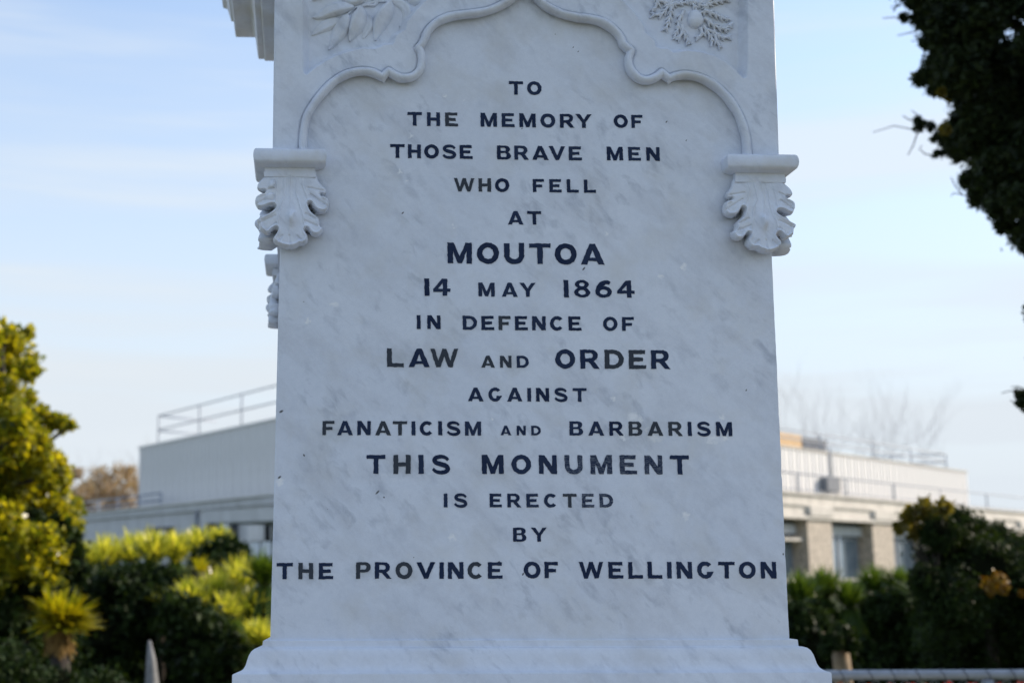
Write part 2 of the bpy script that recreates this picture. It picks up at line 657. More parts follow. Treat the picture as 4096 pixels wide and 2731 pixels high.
def up_edge(z):
    a0, a1 = at_y(1098, 0, -T_UP), at_y(1090.5, 596, -T_UP)
    b0, b1 = at_y(3097.5, 0, -T_UP), at_y(3117, 612, -T_UP)
    return (edge_x(z, a0, a1), edge_x(z, b0, b1))


NX, NZ = 640, 400
zz = np.concatenate([np.linspace(zU0, at_y(2100, -40, 0).z, NZ - 20), np.linspace(at_y(2100, -45, 0).z, zU1, 20)])
u = np.linspace(0, 1, NX)
Zg = np.repeat(zz[:, None], NX, 1)
le = np.array([up_edge(z) for z in zz])
Xg = le[:, :1] + (le[:, 1:] - le[:, :1]) * u[None, :]
P = np.stack([Xg.ravel(), Zg.ravel()], 1)
near = np.ones(len(P), bool)
dA = poly_dist(P, archW)
field = np.vstack([archW, [[archW[-1][0], zU0 - 0.2], [archW[0][0], zU0 - 0.2]]])
inA = inside(P, field)
sd = np.where(inA, dA, -dA)                 # positive inside the arch
h = T_UP * (1 - sstep(-0.002, 0.003, sd))
# slight hollow just outside the roll
h -= 0.0042 * np.exp(-((sd + 0.0084) / 0.0013) ** 2)
REC = 0.0235
for sp in (spanLW, spanRW):
    ds = poly_dist(P, np.vstack([sp, sp[:1]]))
    ds = np.where(inside(P, sp), ds, -ds)
    h -= REC * np.clip((ds + 0.0060) / 0.0120, 0, 1)
# rounded arrises
e = np.minimum(P[:, 0] - np.repeat(le[:, 0], NX), np.repeat(le[:, 1], NX) - P[:, 0])
h -= 0.003 * np.clip(1 - e / 0.003, 0, 1) ** 2
V = np.stack([P[:, 0], -h, P[:, 1]], 1)
# inside the arch the relief is cut away: the shaft's own face shows there
I = np.arange(NX * NZ).reshape(NZ, NX)
q = np.stack([I[:-1, :-1], I[:-1, 1:], I[1:, 1:], I[1:, :-1]], -1).reshape(-1, 4)
V -= np.array(BASE)
relief = link('arched_face', np_mesh('arched_face', V, q), M_marble, mon, True)
# body of the upper stage behind the relief (sides and back stand proud too)
mb = MB()
rects = []
zsU = np.linspace(zU0, zU1, 12)
for z in zsU:
    a, b_ = up_edge(z)
    rects.append((a + 0.0002 - BASE.x, 0.0035 - T_UP - BASE.y, b_ - 0.0002 - BASE.x, DEP + T_UP - BASE.y))
# as an open shell: sides and back only
k0 = len(mb.v)
for (x0, y0, x1, y1), z in zip(rects, zsU):
    mb.v += [(x1, y0, z), (x1, y1, z), (x0, y1, z), (x0, y0, z)]
yc_ = 0.035 - BASE.y
for i in range(len(zsU) - 1):
    for k in range(3):
        mb.f.append((i * 4 + k, i * 4 + k + 1, i * 4 + 5 + k, i * 4 + 4 + k))
e_ = (len(zsU) - 1) * 4
mb.f.append((e_, e_ + 1, e_ + 2, e_ + 3))
(x0, y0, x1, y1), z = rects[0], zsU[0]
mb.add([(x0, yc_, z), (x1, yc_, z), (x1, y1, z), (x0, y1, z)], [(3, 2, 1, 0)])
mb.build('upper_stage', M_marble, mon)


# roll moulding
def roll(path, name, r=0.0077):
    pts = [Vector((p[0], -T_UP + 0.0005, p[1])) - BASE for p in path]
    m_ = MB()
    rr = [r * (1 + 0.04 * math.sin(i * 0.35) + 0.03 * math.sin(i * 0.13 + 1)) for i in range(len(pts))]
    m_.tube(pts, rr, 18, True, flat=1.6)
    return m_.build(name, M_carved, mon, True, sharp=60)


mid = len(archL) - 1
rl = roll(archW[:mid + 1], 'arch_moulding')
rr_ = roll(archW[mid:], 'arch_moulding')
# cusp points
for (px, py), dx in ((c1(1256, 606), 1), (c2(1229, 628), -1)):
    p = Vector((at_y(px, py, -T_UP).x, -T_UP, at_y(px, py, -T_UP).z)) - BASE
    m_ = MB()
    m_.tube([p + Vector((0, -0.001, 0.008)), p + Vector((0, -0.001, 0.002)), p + Vector((0.001 * dx, 0, -0.004)), p + Vector((0.002 * dx, 0.002, -0.0085))], [0.006, 0.0065, 0.0042, 0.0008], 12)
    m_.build('cusp', M_carved, mon, True, sharp=80)


# --- carved laurel leaves in the left spandrel
GY = -T_UP + REC                            # ground of the sunk panels


def relief_leaf(name, pts, width, lift=0.006, side=1, parent=None):
    """pts: base..tip in photo px; domed leaf standing out of the spandrel"""
    c = catmull(pts, 8)
    c = to_xz(c, GY)
    n_ = len(c)
    m_ = MB()
    cols = 9
    for i in range(n_):
        t = i / (n_ - 1)
        d = c[min(i + 1, n_ - 1)] - c[max(i - 1, 0)]
        d = d / (np.linalg.norm(d) + 1e-9)
        nrm = np.array([-d[1], d[0]])
        w = width * 0.78 * PX * (math.sin(math.pi * min(1, t ** 0.75)) ** 0.8 if 0 < t < 1 else 0.0) * 0.5 + 0.0006
        for j in range(cols):
            s_ = -1 + 2 * j / (cols - 1)
            hh = lift * 1.5 * (0.35 + 0.65 * math.sin(math.pi * min(t + 0.12, 1))) * (1 - abs(s_) ** 3) ** 0.5 * (1 + 0.45 * s_ * side)
            hh -= 0.0016 * math.exp(-(s_ / 0.16) ** 2) * math.sin(math.pi * t)
            if j in (0, cols - 1):
                hh = -0.001
            m_.v.append((c[i][0] + nrm[0] * w * s_ - BASE.x, GY - hh - BASE.y, c[i][1] + nrm[1] * w * s_ - BASE.z))
    for i in range(n_ - 1):
        for j in range(cols - 1):
            a = i * cols + j
            m_.f.append((a, a + 1, a + cols + 1, a + cols))
    return m_.build(name, M_carved, parent or mon, True)


sprigL = empty('laurel_sprig', (0, 0, 0), parent=mon)
LV = [([(1035, 62), (960, 60), (860, 85), (775, 125), (712, 140)], 80, 0.008, 1),
      ([(1080, 60), (1085, 110), (1060, 190), (1030, 250), (1000, 325)], 92, 0.011, -1),
      ([(985, 120), (950, 190), (905, 280), (870, 340), (835, 390)], 88, 0.007, 1),
      ([(1322, 25), (1290, 90), (1240, 170), (1215, 250), (1196, 318)], 92, 0.011, -1),
      ([(930, 150), (860, 180), (790, 215), (705, 275)], 70, 0.004, 1),
      ([(1130, -60), (1080, -20), (1020, 5), (960, -20), (920, -60)], 80, 0.007, 1),
      ([(1330, 20), (1400, 40), (1440, 90), (1430, 170), (1380, 210)], 60, 0.004, 1),
      ([(1450, -10), (1500, 10), (1560, -20), (1600, -60)], 60, 0.006, 1),
      ([(900, -140), (840, -90), (770, -40), (715, 10)], 70, 0.006, 1),
      ([(1150, 120), (1150, 180), (1130, 240), (1100, 300)], 60, 0.003, 1)]
for pts, w, l, sdn in LV:
    relief_leaf('carved_leaf', [c1(*p) for p in pts], w, l, sdn, sprigL)
for pts in ([(1600, -120), (1460, -20), (1330, 10), (1210, 18), (1120, 40), (1040, 66), (990, 110), (930, 150)], [(1210, 18), (1190, 45), (1130, 45), (1080, 62)], [(1100, -140), (1130, -60), (1180, 0), (1210, 18)]):
    c = to_xz(catmull([c1(*p) for p in pts], 10), GY)
    m_ = MB()
    m_.tube([Vector((p[0], GY - 0.002, p[1])) - BASE for p in c], [0.0036 * (1 - 0.5 * i / len(c)) for i in range(len(c))], 10)
    m_.build('stem', M_carved, sprigL, True, sharp=70)

# --- spiky sprig with a round fruit in the right spandrel
sprigR = empty('fern_sprig', (0, 0, 0), parent=mon)
stems = [[(1270, -30), (1215, 60), (1160, 120), (1095, 125)], [(1240, 10), (1235, 110), (1215, 190), (1195, 240)],
         [(1340, 90), (1300, 170), (1290, 240), (1262, 300)], [(1320, 200), (1335, 260), (1365, 310), (1378, 355)],
         [(1500, 90), (1580, 120), (1650, 150), (1710, 165)], [(1500, 150), (1570, 205), (1640, 235), (1700, 240)],
         [(1490, 210), (1530, 270), (1560, 320), (1550, 372)], [(1520, 240), (1590, 270), (1640, 300), (1695, 300)],
         [(1490, 60), (1560, 30), (1630, 15), (1695, 0)], [(1470, 225), (1480, 280), (1450, 300), (1440, 310)],
         [(1130, 10), (1180, 20), (1260, 40), (1340, 30), (1420, 20), (1490, 60)], [(1100, -60), (1130, 10), (1120, 60), (1090, 100)],
         [(1270, -60), (1340, -20), (1400, 30), (1440, 90)], [(1560, -80), (1550, 0), (1520, 60), (1490, 110)],
         [(1640, 235), (1690, 215), (1720, 190)], [(1330, 260), (1300, 300), (1275, 320)], [(1580, 280), (1600, 340), (1625, 375)], [(1560, -40), (1620, -50), (1690, -70)],
         [(1150, -60), (1200, -30), (1260, 0)]]
for st_ in stems:
    c = catmull([c2(*p) for p in st_], 7)
    m_ = MB()
    cw = to_xz(c, GY)
    L = len(cw)
    m_.tube([Vector((p[0], GY - 0.0042, p[1])) - BASE for p in cw], [0.0036 * (1 - 0.5 * i / L) for i in range(L)], 8)
    sg = 1
    for i in range(3, L - 1, 3):
        for sg in (1, -1):
            d = c[i] - c[i - 1]
            a0 = math.atan2(d[1], d[0])
            ln = random.uniform(20, 34) * (1 - 0.35 * i / L)
            pts = []
            for k in range(5):
                t = k / 4
                a = a0 + sg * (0.95 - 0.55 * t)
                if k == 0:
                    cur = np.array(c[i], float)
                else:
                    cur = cur + np.array([math.cos(a), math.sin(a)]) * ln / 4
                w = at_y(cur[0], cur[1], GY)
                pts.append(Vector((w.x, GY - 0.0055 + 0.004 * t, w.z)) - BASE)
            m_.tube(pts, [0.0031, 0.0030, 0.0025, 0.0018, 0.0006], 6)
    m_.build('carved_frond', M_carved, sprigR, True, sharp=75)
c = at_y(*c2(1430, 165), GY) - BASE
m_ = MB()
nu, nv = 24, 14
for j in range(nv + 1):
    a = math.pi * j / nv
    for i in range(nu):
        b_ = 2 * math.pi * i / nu
        rr0 = 0.0165 * (1 + 0.05 * math.cos(3 * b_))
        m_.v.append((c.x + rr0 * math.sin(a) * math.cos(b_), c.y - 0.013 * max(-0.2, math.sin(a) * math.sin(b_)), c.z + (0.016 + (0.006 if a < 1 else 0)) * math.cos(a)))
for j in range(nv):
    for i in range(nu):
        i2 = (i + 1) % nu
        m_.f.append((j * nu + i, j * nu + i2, (j + 1) * nu + i2, (j + 1) * nu + i))
m_.build('carved_fruit', M_carved, sprigR, True)

# --- leaf corbels
OUT = [(165, 256), (120, 300), (92, 335), (86, 375), (105, 397), (138, 402), (142, 412), (110, 425), (78, 450), (70, 490), (83, 530), (105, 552), (150, 545), (190, 528), (218, 526), (226, 545), (205, 575), (150, 610), (95, 635), (88, 655),
       (103, 680), (113, 722), (148, 757), (185, 762), (212, 735), (238, 718), (250, 738), (235, 770), (217, 800), (230, 835), (268, 860), (310, 876), (360, 880), (408, 868), (430, 852), (470, 845), (493, 820), (494, 780), (480, 750), (478, 728),
       (490, 722), (506, 745), (530, 768), (580, 771), (613, 735), (612, 705), (590, 690), (586, 640), (560, 610), (520, 575), (500, 530), (503, 508), (518, 508), (540, 545), (580, 573), (630, 576), (656, 550), (663, 500), (655, 460), (628, 442),
       (616, 428), (640, 410), (638, 375), (610, 350), (580, 310), (568, 270), (560, 256)]
oc_ = catmull([((x - 348) / 1.96, (y - 258) / 1.96) for x, y in OUT], 5)      # px, origin at the leaf's top centre, y down
NOT = [((142, 408), (255, 330)), ((225, 538), (310, 380)), ((246, 730), (310, 600)), ((484, 730), (420, 600)), ((502, 515), (430, 380)), ((616, 430), (520, 330))]
NOT = [(np.array([(a[0] - 348) / 1.96, (a[1] - 258) / 1.96]), np.array([(b_[0] - 348) / 1.96, (b_[1] - 258) / 1.96])) for a, b_ in NOT]
g_ = 1.4
xs = np.arange(-145, 165, g_)
ys = np.arange(-6, 322, g_)
GXp, GYp = np.meshgrid(xs, ys)
PP = np.stack([GXp.ravel(), GYp.ravel()], 1)
ins = inside(PP, oc_)
dd = poly_dist(PP, np.vstack([oc_, oc_[:1]]))
sdl = np.where(ins, dd, -dd)
x_, y_ = PP[:, 0], PP[:, 1]
v_ = y_ / 315
Hh = 38 + 34 * np.sin(np.clip(v_, 0, 1) * 2.3) + 22 * np.clip(v_ - 0.70, 0, 1) * 2.2
Hh -= 0.0006 * x_ ** 2 * (1 + 0 * v_)
HOLES = [(-63, 146), (-53, 243), (66, 243), (80, 133), (-106, 76), (130, 86)]
tgt = [(-63, 138), (-50, 232), (62, 232), (78, 124)]
for (hx, hy), sx0 in zip(tgt, (-52, -24, 28, 52)):      # pipes running from the neck to the eyes
    pl_ = np.array([(sx0, -6), (sx0 * 0.98, hy * 0.4), (hx * 0.90, hy * 0.8), (hx, hy)])
    d0 = poly_dist(PP, pl_)
    Hh += 5.0 * np.exp(-(d0 / 3.2) ** 2) * sstep(0, 0.15, v_) - 2.2 * np.exp(-(d0 / 11) ** 2)
Hh += 5.5 * np.exp(-(x_ / 3.6) ** 2) * np.clip(1.15 - v_, 0, 1)
for pl_ in ([(-70, 60), (-125, 88)], [(-72, 95), (-132, 132)], [(-60, 185), (-122, 215)], [(-55, 215), (-98, 250)], [(-30, 270), (-52, 300)], [(0, 270), (2, 312)], [(32, 272), (55, 295)], [(62, 205), (128, 232)], [(66, 175), (118, 200)], [(85, 90), (152, 138)], [(75, 60), (140, 72)]):
    d0 = poly_dist(PP, np.array(pl_, float))
    Hh -= 5.5 * np.exp(-(d0 / 4.5) ** 2)                # the channel down each lobe
Hh += 26 * np.exp(-(((x_ - 8) / 17) ** 2 + ((y_ - 195) / 28) ** 2))
Hh += 7 * np.exp(-(((x_ - 17) / 8) ** 2 + ((y_ - 178) / 10) ** 2))
for hx, hy in HOLES:                                    # drilled eyes
    Hh -= 34 * np.exp(-(((x_ - hx) / 6.5) ** 2 + ((y_ - hy) / 7.5) ** 2))
rim = np.clip(sdl / 9, 0, 1)
Hh += 6.5 * np.exp(-((sdl - 9) / 5.5) ** 2) * sstep(0.12, 0.35, v_)
topfade = sstep(-6, 4, y_)
edge = np.sqrt(np.clip(1 - (1 - rim) ** 2, 0, 1))
hp = 14 + (Hh - 14) * (0.30 + 0.70 * edge)
idx = -np.ones(len(PP), int)
keep = sdl > -g_ * 0.9
# pull rim vertices onto the outline
Pm = PP.copy()
outp = (sdl <= 0) & keep
for i in np.where(outp)[0]:
    best, bq = 1e9, None
    for k in range(len(oc_)):
        a = oc_[k]
        d_ = (a[0] - PP[i, 0]) ** 2 + (a[1] - PP[i, 1]) ** 2
        if d_ < best:
            best, bq = d_, a
    Pm[i] = PP[i] * 0.4 + bq * 0.6
    hp[i] = hp[i] * 0.85
idx[keep] = np.arange(keep.sum())
Ig = idx.reshape(GXp.shape)
qs = np.stack([Ig[:-1, :-1], Ig[1:, :-1], Ig[1:, 1:], Ig[:-1, 1:]], -1).reshape(-1, 4)
qs = qs[(qs >= 0).all(1)]
Pk, hk = Pm[keep], hp[keep]
nk = len(Pk)
# boundary edges -> skirt back to the wall
ed = {}
for a, b_, c_, d_ in qs:
    for e1, e2 in ((a, b_), (b_, c_), (c_, d_), (d_, a)):
        if (e2, e1) in ed:
            del ed[(e2, e1)]
        else:
            ed[(e1, e2)] = 1
bv = sorted({i for e0 in ed for i in e0})
bm_ = {v: nk + i for i, v in enumerate(bv)}


def leaf_mesh(name, mirror, back=-4.0, wob=0.0):
    sx = -1 if mirror else 1
    cen = Pk.mean(0)
    V = np.zeros((nk + len(bv), 3))
    wobx = wob * np.sin(Pk[:, 1] * 0.05 + 1) * 3
    V[:nk, 0] = (Pk[:, 0] + wobx) * sx
    hk_ = np.maximum(hk, 3)
    V[:nk, 1] = -hk_ * (1 + wob * 0.06 * np.sin(Pk[:, 0] * 0.06))
    V[:nk, 2] = -Pk[:, 1]
    V[nk:, 0] = ((Pk[bv] - cen) * 0.80 + cen)[:, 0] * sx
    V[nk:, 1] = -back
    V[nk:, 2] = -((Pk[bv] - cen) * 0.86 + cen)[:, 1]
    sk = np.array([[a, b_, bm_[b_], bm_[a]] for a, b_ in ed])
    Q = np.concatenate([qs, sk[:, ::-1]])
    if mirror:
        Q = Q[:, ::-1]
    return np_mesh(name, V * PX, Q)


LM, LMr = leaf_mesh('corbel_leaf', False), leaf_mesh('corbel_leaf', True, wob=1.0)
LM.materials.append(M_carved)
LMr.materials.append(M_carved)
for m_ in (LM, LMr):
    m_.polygons.foreach_set('use_smooth', [True] * len(m_.polygons))

ABT, ABB, NKB = 597, 663, 692               # photo rows on the left corbel: top, underside, foot of the neck
a0 = at_y(1157, ABT, -0.03)
zt, zb, zn = at_y(1157, ABT, -0.03).z, at_y(1157, ABB, -0.03).z, at_y(1157, NKB, -0.03).z
PROJ = 62 * PX
HW = 104 * PX
xcl, xcr = at_y(1160, 640, -0.03).x, at_y(3047, 640, -0.03).x


def corbel(xc, yc, sgx, sgy):
    """sgx -1 left +1 right of the monument, sgy -1 front +1 back; block straddles the corner"""
    root = empty('corbel', (xc - BASE.x, yc - BASE.y, zn - BASE.z), parent=mon)
    inner = 0.115
    # block footprint in corbel coordinates (origin: leaf centre on the wall plane)
    x0, x1 = (-HW, HW)
    y0, y1 = (-0.0175, 2 * HW - 0.0175) if sgy < 0 else (-2 * HW + 0.0175, 0.0175)
    m_ = MB()
    offs = [(0.0175, 0.0), (0.021, 0.006), (0.0225, 0.013), (0.0215, 0.020), (0.017, 0.0255), (0.010, 0.029)]
    offs = [(0.004, -(zt - zb)), (0.0135, -0.0287), (0.0175, -0.0265), (0.0198, -0.0215), (0.0208, -0.0145), (0.0202, -0.0075), (0.0186, -0.0025), (0.0160, 0.0)]
    zz_ = [zt - zn + o[1] for o in offs]
    m_.rings([(x0 - o, y0 - o, x1 + o, y1 + o) for o, _ in offs], zz_)
    m_.build('abacus', M_carved, root, True, sharp=50)
    m_ = MB()
    nkh = zb - zn
    m_.rings([(x0 - o, y0 - o, x1 + o, y1 + o) for o in (0.001, 0.0015, 0.0, 0.0, 0.001)], [-0.004, 0.004, 0.007, nkh - 0.002, nkh + 0.003])
    m_.build('neck', M_carved, root, True, sharp=40)
    fy = 0.006 if sgy < 0 else -0.006
    me = LM if (sgx * sgy) > 0 else LMr
    o = bpy.data.objects.new('corbel_leaf', me)
    COL.objects.link(o)
    o.parent = root
    o.location = (0, 0, 0.002)
    o.rotation_euler = (0, 0, 0 if sgy < 0 else math.pi)
    # the leaf round the corner
    side = xc + sgx * 0.0
    o2 = bpy.data.objects.new('corbel_leaf', LMr if (sgx * sgy) > 0 else LM)
    COL.objects.link(o2)
    o2.parent = root
    edge_off = (edge_l - xc) if sgx < 0 else (edge_r - xc)
    o2.location = (edge_off, -sgy * (abs(edge_off) + 0.014), 0.002)
    o2.scale = (1, 1, 0.93)
    o2.rotation_euler = (0, 0, -math.pi / 2 if sgx < 0 else math.pi / 2)
    return root


edge_l, edge_r = up_edge(zb)[0] + T_UP, up_edge(zb)[1] - T_UP
corbel(xcl, 0.0, -1, -1)
corbel(xcr, 0.0, 1, -1)
corbel(xcl, DEP, -1, 1)
corbel(xcr, DEP, 1, 1)

# --- cornice above
mb = MB()
zcor = at_y(915, 228, DEP + 0.03).z
xl, xr = up_edge(zU1)
prof = [(0.0, 0.0), (0.043, 0.0), (0.046, 0.003), (0.047, 0.010), (0.061, 0.012), (0.0635, 0.016), (0.068, 0.050), (0.0705, 0.070), (0.074, 0.084), (0.082, 0.094), (0.094, 0.098), (0.125, 0.099), (0.128, 0.103), (0.1305, 0.145), (0.140, 0.150), (0.152, 0.19), (0.165, 0.20), (0.165, 0.24), (0.02, 0.27)]
mb.rings([(xl - o - BASE.x, -T_UP - o - BASE.y, xr + o - BASE.x, DEP + T_UP + o - BASE.y) for o, _ in prof], [zcor + z for _, z in prof])
mb.build('cornice', M_carved, mon, True, sharp=35)
mb = MB()
mb.rings([(xl + o - BASE.x, o - BASE.y, xr - o - BASE.x, DEP - o - BASE.y) for o in (0.0, 0.0, 0.06, 0.08)], [zcor + 0.265, zcor + 0.55, zcor + 0.60, zcor + 0.75])
mb.build('top_block', M_marble, mon)

# --- base mouldings: fillet, cyma, plinth
mb = MB()
bl, br = pL0.x, pR0.x


def bx(px, py, y):
    return bl - at_y(px, py, y).x


z1 = at_y(2100, 2558, -0.008).z
bpx = [(26, 2558), (28, 2560), (29.5, 2582), (31, 2586), (45, 2587), (60, 2591), (72, 2601), (81, 2617), (87, 2636), (92, 2655), (100, 2670), (112, 2680), (124, 2686), (134, 2689), (139, 2691), (142, 2696), (142, 2790)]
prof = [(0.0, z1)]
for o_, py_ in bpx:
    o_ *= PX
    prof.append((o_, at_y(2100, py_, -0.65 * o_).z))
zq = prof[-1][1]
prof += [(0.085, zq - 0.02), (0.085, zq - 0.22), (0.20, zq - 0.24), (0.20, zq - 0.50), (0.40, zq - 0.51), (0.40, zq - 0.75), (0.6, zq - 0.76), (0.6, 0.0)]
k = 0
for o, z in prof[::-1]:                      # the rear of the base is a little narrower than its front
    ob = -0.06 if o < 0.07 else 0.4 * o - 0.09
    mb.v += [(bl - o - BASE.x, -0.65 * o - BASE.y, z), (br + o * 0.86 - BASE.x, -0.65 * o - BASE.y, z), (br + ob - BASE.x, DEP + ob - BASE.y, z), (bl - ob - BASE.x, DEP + ob - BASE.y, z)]
    if k:
        for j in range(4):
            j2 = (j + 1) % 4
            mb.f.append((4 * k - 4 + j, 4 * k - 4 + j2, 4 * k + j2, 4 * k + j))
    k += 1
mb.f.append((3, 2, 1, 0))
mb.f.append((4 * k - 4, 4 * k - 3, 4 * k - 2, 4 * k - 1))
mb.build('moulded_base', M_marble, mon, True, sharp=32)


# ------------------------------------------------------------------ inscription
SW, SB = 0.262, 0.205


def ell(cx_, cy_, rx, ry, a0=0, a1=360, n_=40):
    return [(cx_ + rx * math.cos(rad(a0 + (a1 - a0) * i / n_)), cy_ + ry * math.sin(rad(a0 + (a1 - a0) * i / n_))) for i in range(n_ + (0 if abs(a1 - a0) == 360 else 1))]


def stroke(pts, w0, w1=None, mid=None):
    c = catmull(pts, 0.04)
    n_ = len(c)
    L_, R_ = [], []
    for i in range(n_):
        d = c[min(i + 1, n_ - 1)] - c[max(i - 1, 0)]
        d = d / (np.linalg.norm(d) + 1e-9)
        nr = np.array([-d[1], d[0]])
        t = i / (n_ - 1)
        w = w0 if w1 is None else (w0 + (w1 - w0) * math.sin(math.pi * t))
        L_.append(tuple(c[i] + nr * w / 2))
        R_.append(tuple(c[i] - nr * w / 2))
    return L_ + R_[::-1]


def G(ch):
    s, b = SW, SB
    if ch == 'T':
        w = 1.03
        return w, [[(0, 1), (w, 1), (w, 1 - b), (w / 2 + s / 2, 1 - b), (w / 2 + s / 2, 0), (w / 2 - s / 2, 0), (w / 2 - s / 2, 1 - b), (0, 1 - b)]]
    if ch == 'H':
        w = 0.93
        return w, [[(0, 0), (s, 0), (s, .5 - b / 2), (w - s, .5 - b / 2), (w - s, 0), (w, 0), (w, 1), (w - s, 1), (w - s, .5 + b / 2), (s, .5 + b / 2), (s, 1), (0, 1)]]
    if ch == 'E':
        w = 0.92
        return w, [[(0, 0), (w, 0), (w, b * .95), (s, b * .95), (s, .5 - b / 2), (w * .82, .5 - b / 2), (w * .82, .5 + b / 2), (s, .5 + b / 2), (s, 1 - b), (w * .95, 1 - b), (w * .95, 1), (0, 1)]]
    if ch == 'F':
        w = 0.86
        return w, [[(0, 0), (s, 0), (s, .5 - b / 2 - .03), (w * .84, .5 - b / 2 - .03), (w * .84, .47 + b / 2), (s, .47 + b / 2), (s, 1 - b), (w, 1 - b), (w, 1), (0, 1)]]
    if ch == 'L':
        w = 0.90
        return w, [[(0, 0), (w, 0), (w, b), (s, b), (s, 1), (0, 1)]]
    if ch in 'I1':
        return s * 1.06, [[(0, 0), (s * 1.06, 0), (s * 1.06, 1), (0, 1)]]
    if ch == 'M':
        w = 1.17
        m_ = w / 2
        return w, [[(0, 0), (s, 0), (s, .60), (m_ - .11, .0), (m_ + .11, 0), (w - s, .60), (w - s, 0), (w, 0), (w, 1), (w - s * 1.12, 1), (m_, .36), (s * 1.12, 1), (0, 1)]]
    if ch == 'N':
        w = 0.97
        return w, [[(0, 0), (s * .95, 0), (s * .95, .60), (w - s * 1.15, 0), (w, 0), (w, 1), (w - s * .95, 1), (w - s * .95, .40), (s * 1.15, 1), (0, 1)]]
    if ch == 'O':
        w = 1.06
        return w, [ell(w / 2, .5, w / 2, .515), ell(w / 2, .5, w / 2 - s * 1.02, .515 - s * .88)]
    if ch == 'U':
        w = 0.97
        o = [(0, 1), (0, .40)] + ell(w / 2, .42, w / 2, .44, 180, 360, 20) + [(w, .42), (w, 1), (w - s, 1), (w - s, .40)] + ell(w / 2, .42, w / 2 - s, .44 - s * .92, 360, 180, 16) + [(s, .42), (s, 1)]
        return w, [o]
    if ch == 'A':
        w = 1.14
        m_ = w / 2
        return w, [[(0, 0), (s * 1.12, 0), (s * 1.12 + .07, .17), (w - s * 1.12 - .07, .17), (w - s * 1.12, 0), (w, 0), (m_ + .14, 1), (m_ - .14, 1)], [(s * 1.12 + .135, .33), (m_, .70), (w - s * 1.12 - .135, .33)]]
    if ch == 'V':
        w = 1.17
        m_ = w / 2
        return w, [[(m_ - .12, 0), (m_ + .12, 0), (w, 1), (w - s * 1.12, 1), (m_, .33), (s * 1.12, 1), (0, 1)]]
    if ch == 'Y':
        w = 1.16
        m_ = w / 2
        return w, [[(m_ - s / 2, 0), (m_ + s / 2, 0), (m_ + s / 2, .42), (w, 1), (w - s * 1.2, 1), (m_, .60), (s * 1.2, 1), (0, 1), (m_ - s / 2, .42)]]
    if ch == 'W':
        w = 1.52
        return w, [[(.32, 0), (.54, 0), (.76, .58), (.98, 0), (1.20, 0), (1.52, 1), (1.28, 1), (1.09, .34), (.87, 1), (.65, 1), (.43, .34), (.24, 1), (0, 1)]]
    if ch == 'D':
        w = 1.02
        return w, [[(0, 0), (.42, 0)] + ell(.46, .5, w - .46, .5, -90, 90, 22) + [(.42, 1), (0, 1)], [(s, b), (s, 1 - b)] + ell(.44, .5, w - .44 - s, .5 - b, 90, -90, 18)]
    if ch == 'P':
        w = 0.92
        return w, [[(0, 0), (s, 0), (s, .38), (.5, .38)] + ell(.55, .69, w - .55, .31, -90, 90, 16) + [(.5, 1), (0, 1)], [(s, .38 + b * .85), (s, 1 - b * .85)] + ell(.52, .69, w - .52 - s, .31 - b * .85, 90, -90, 12)]
    if ch == 'R':
        w = 1.03
        return w, [[(0, 0), (s, 0), (s, .36), (.43, .36), (.73, 0), (w, 0), (.72, .385)] + ell(.60, .69, .34, .31, -65, 90, 16) + [(.5, 1), (0, 1)], [(s, .36 + b * .9), (s, 1 - b * .85)] + ell(.55, .69, .39 - s, .31 - b * .85, 90, -90, 12)]
    if ch == 'B':
        w = 0.98
        return w, [[(0, 0), (.5, 0)] + ell(.64, .27, w - .64, .27, -90, 62, 14) + ell(.60, .75, .33, .25, -62, 90, 14) + [(.5, 1), (0, 1)],
                   [(s, b * .85), (s, .46)] + ell(.58, .27 + b * .2, .36 - s, .155, 90, -90, 10), [(s, .60), (s, 1 - b * .85)] + ell(.56, .72, .33 - s, .12, 90, -90, 10)]
    if ch == 'C' or ch == 'G':
        w = 1.02
        c = w / 2
        if ch == 'C':
            o = ell(c, .5, c, .515, 42, 318, 40) + ell(c, .5, c - s, .515 - s * .88, 318, 42, 34)
            return w, [o]
        o = ell(c, .5, c, .515, 42, 312, 40) + [(w * .95, .30), (w, .42), (w * .60, .40), (w * .58, .28)] + ell(c, .5, c - s, .515 - s * .88, 285, 42, 30)
        return w, [o]
    if ch == 'S':
        w = 1.02
        return w, [stroke([(.90, .735), (.78, .86), (.54, .92), (.27, .87), (.155, .74), (.25, .60), (.50, .52), (.77, .43), (.885, .27), (.76, .12), (.50, .075), (.24, .125), (.07, .27)], .155, .25)]
    if ch == '4':
        w = 1.0
        return w, [[(.56, 0), (.56 + s, 0), (.56 + s, .24), (w, .24), (w, .42), (.56 + s, .42), (.56 + s, 1), (.52, 1), (0, .40), (0, .24), (.56, .24)], [(.27, .42), (.56, .74), (.56, .42)]]
    if ch == '8':
        w = 0.93
        c = w / 2
        return w, [ell(c, .29, c, .30, 118, 422, 34) + ell(c, .755, c * .86, .255, -58, 238, 30), ell(c, .29, c - s * .95, .30 - b * .75, 0, 360, 24), ell(c, .75, c * .86 - s * .9, .255 - b * .7, 0, 360, 20)]
    if ch == '6':
        w = 0.95
        c = w / 2
        return w, [ell(c, .32, c, .33, -180, 118, 34) + [(.50, .68), (.62, .78), (.80, .76), (.90, .90), (.72, 1.01), (.50, 1.0), (.25, .88), (.07, .66), (.0, .40)], ell(c, .32, c - s * .95, .33 - b * .85, 0, 360, 24)]
    raise KeyError(ch)


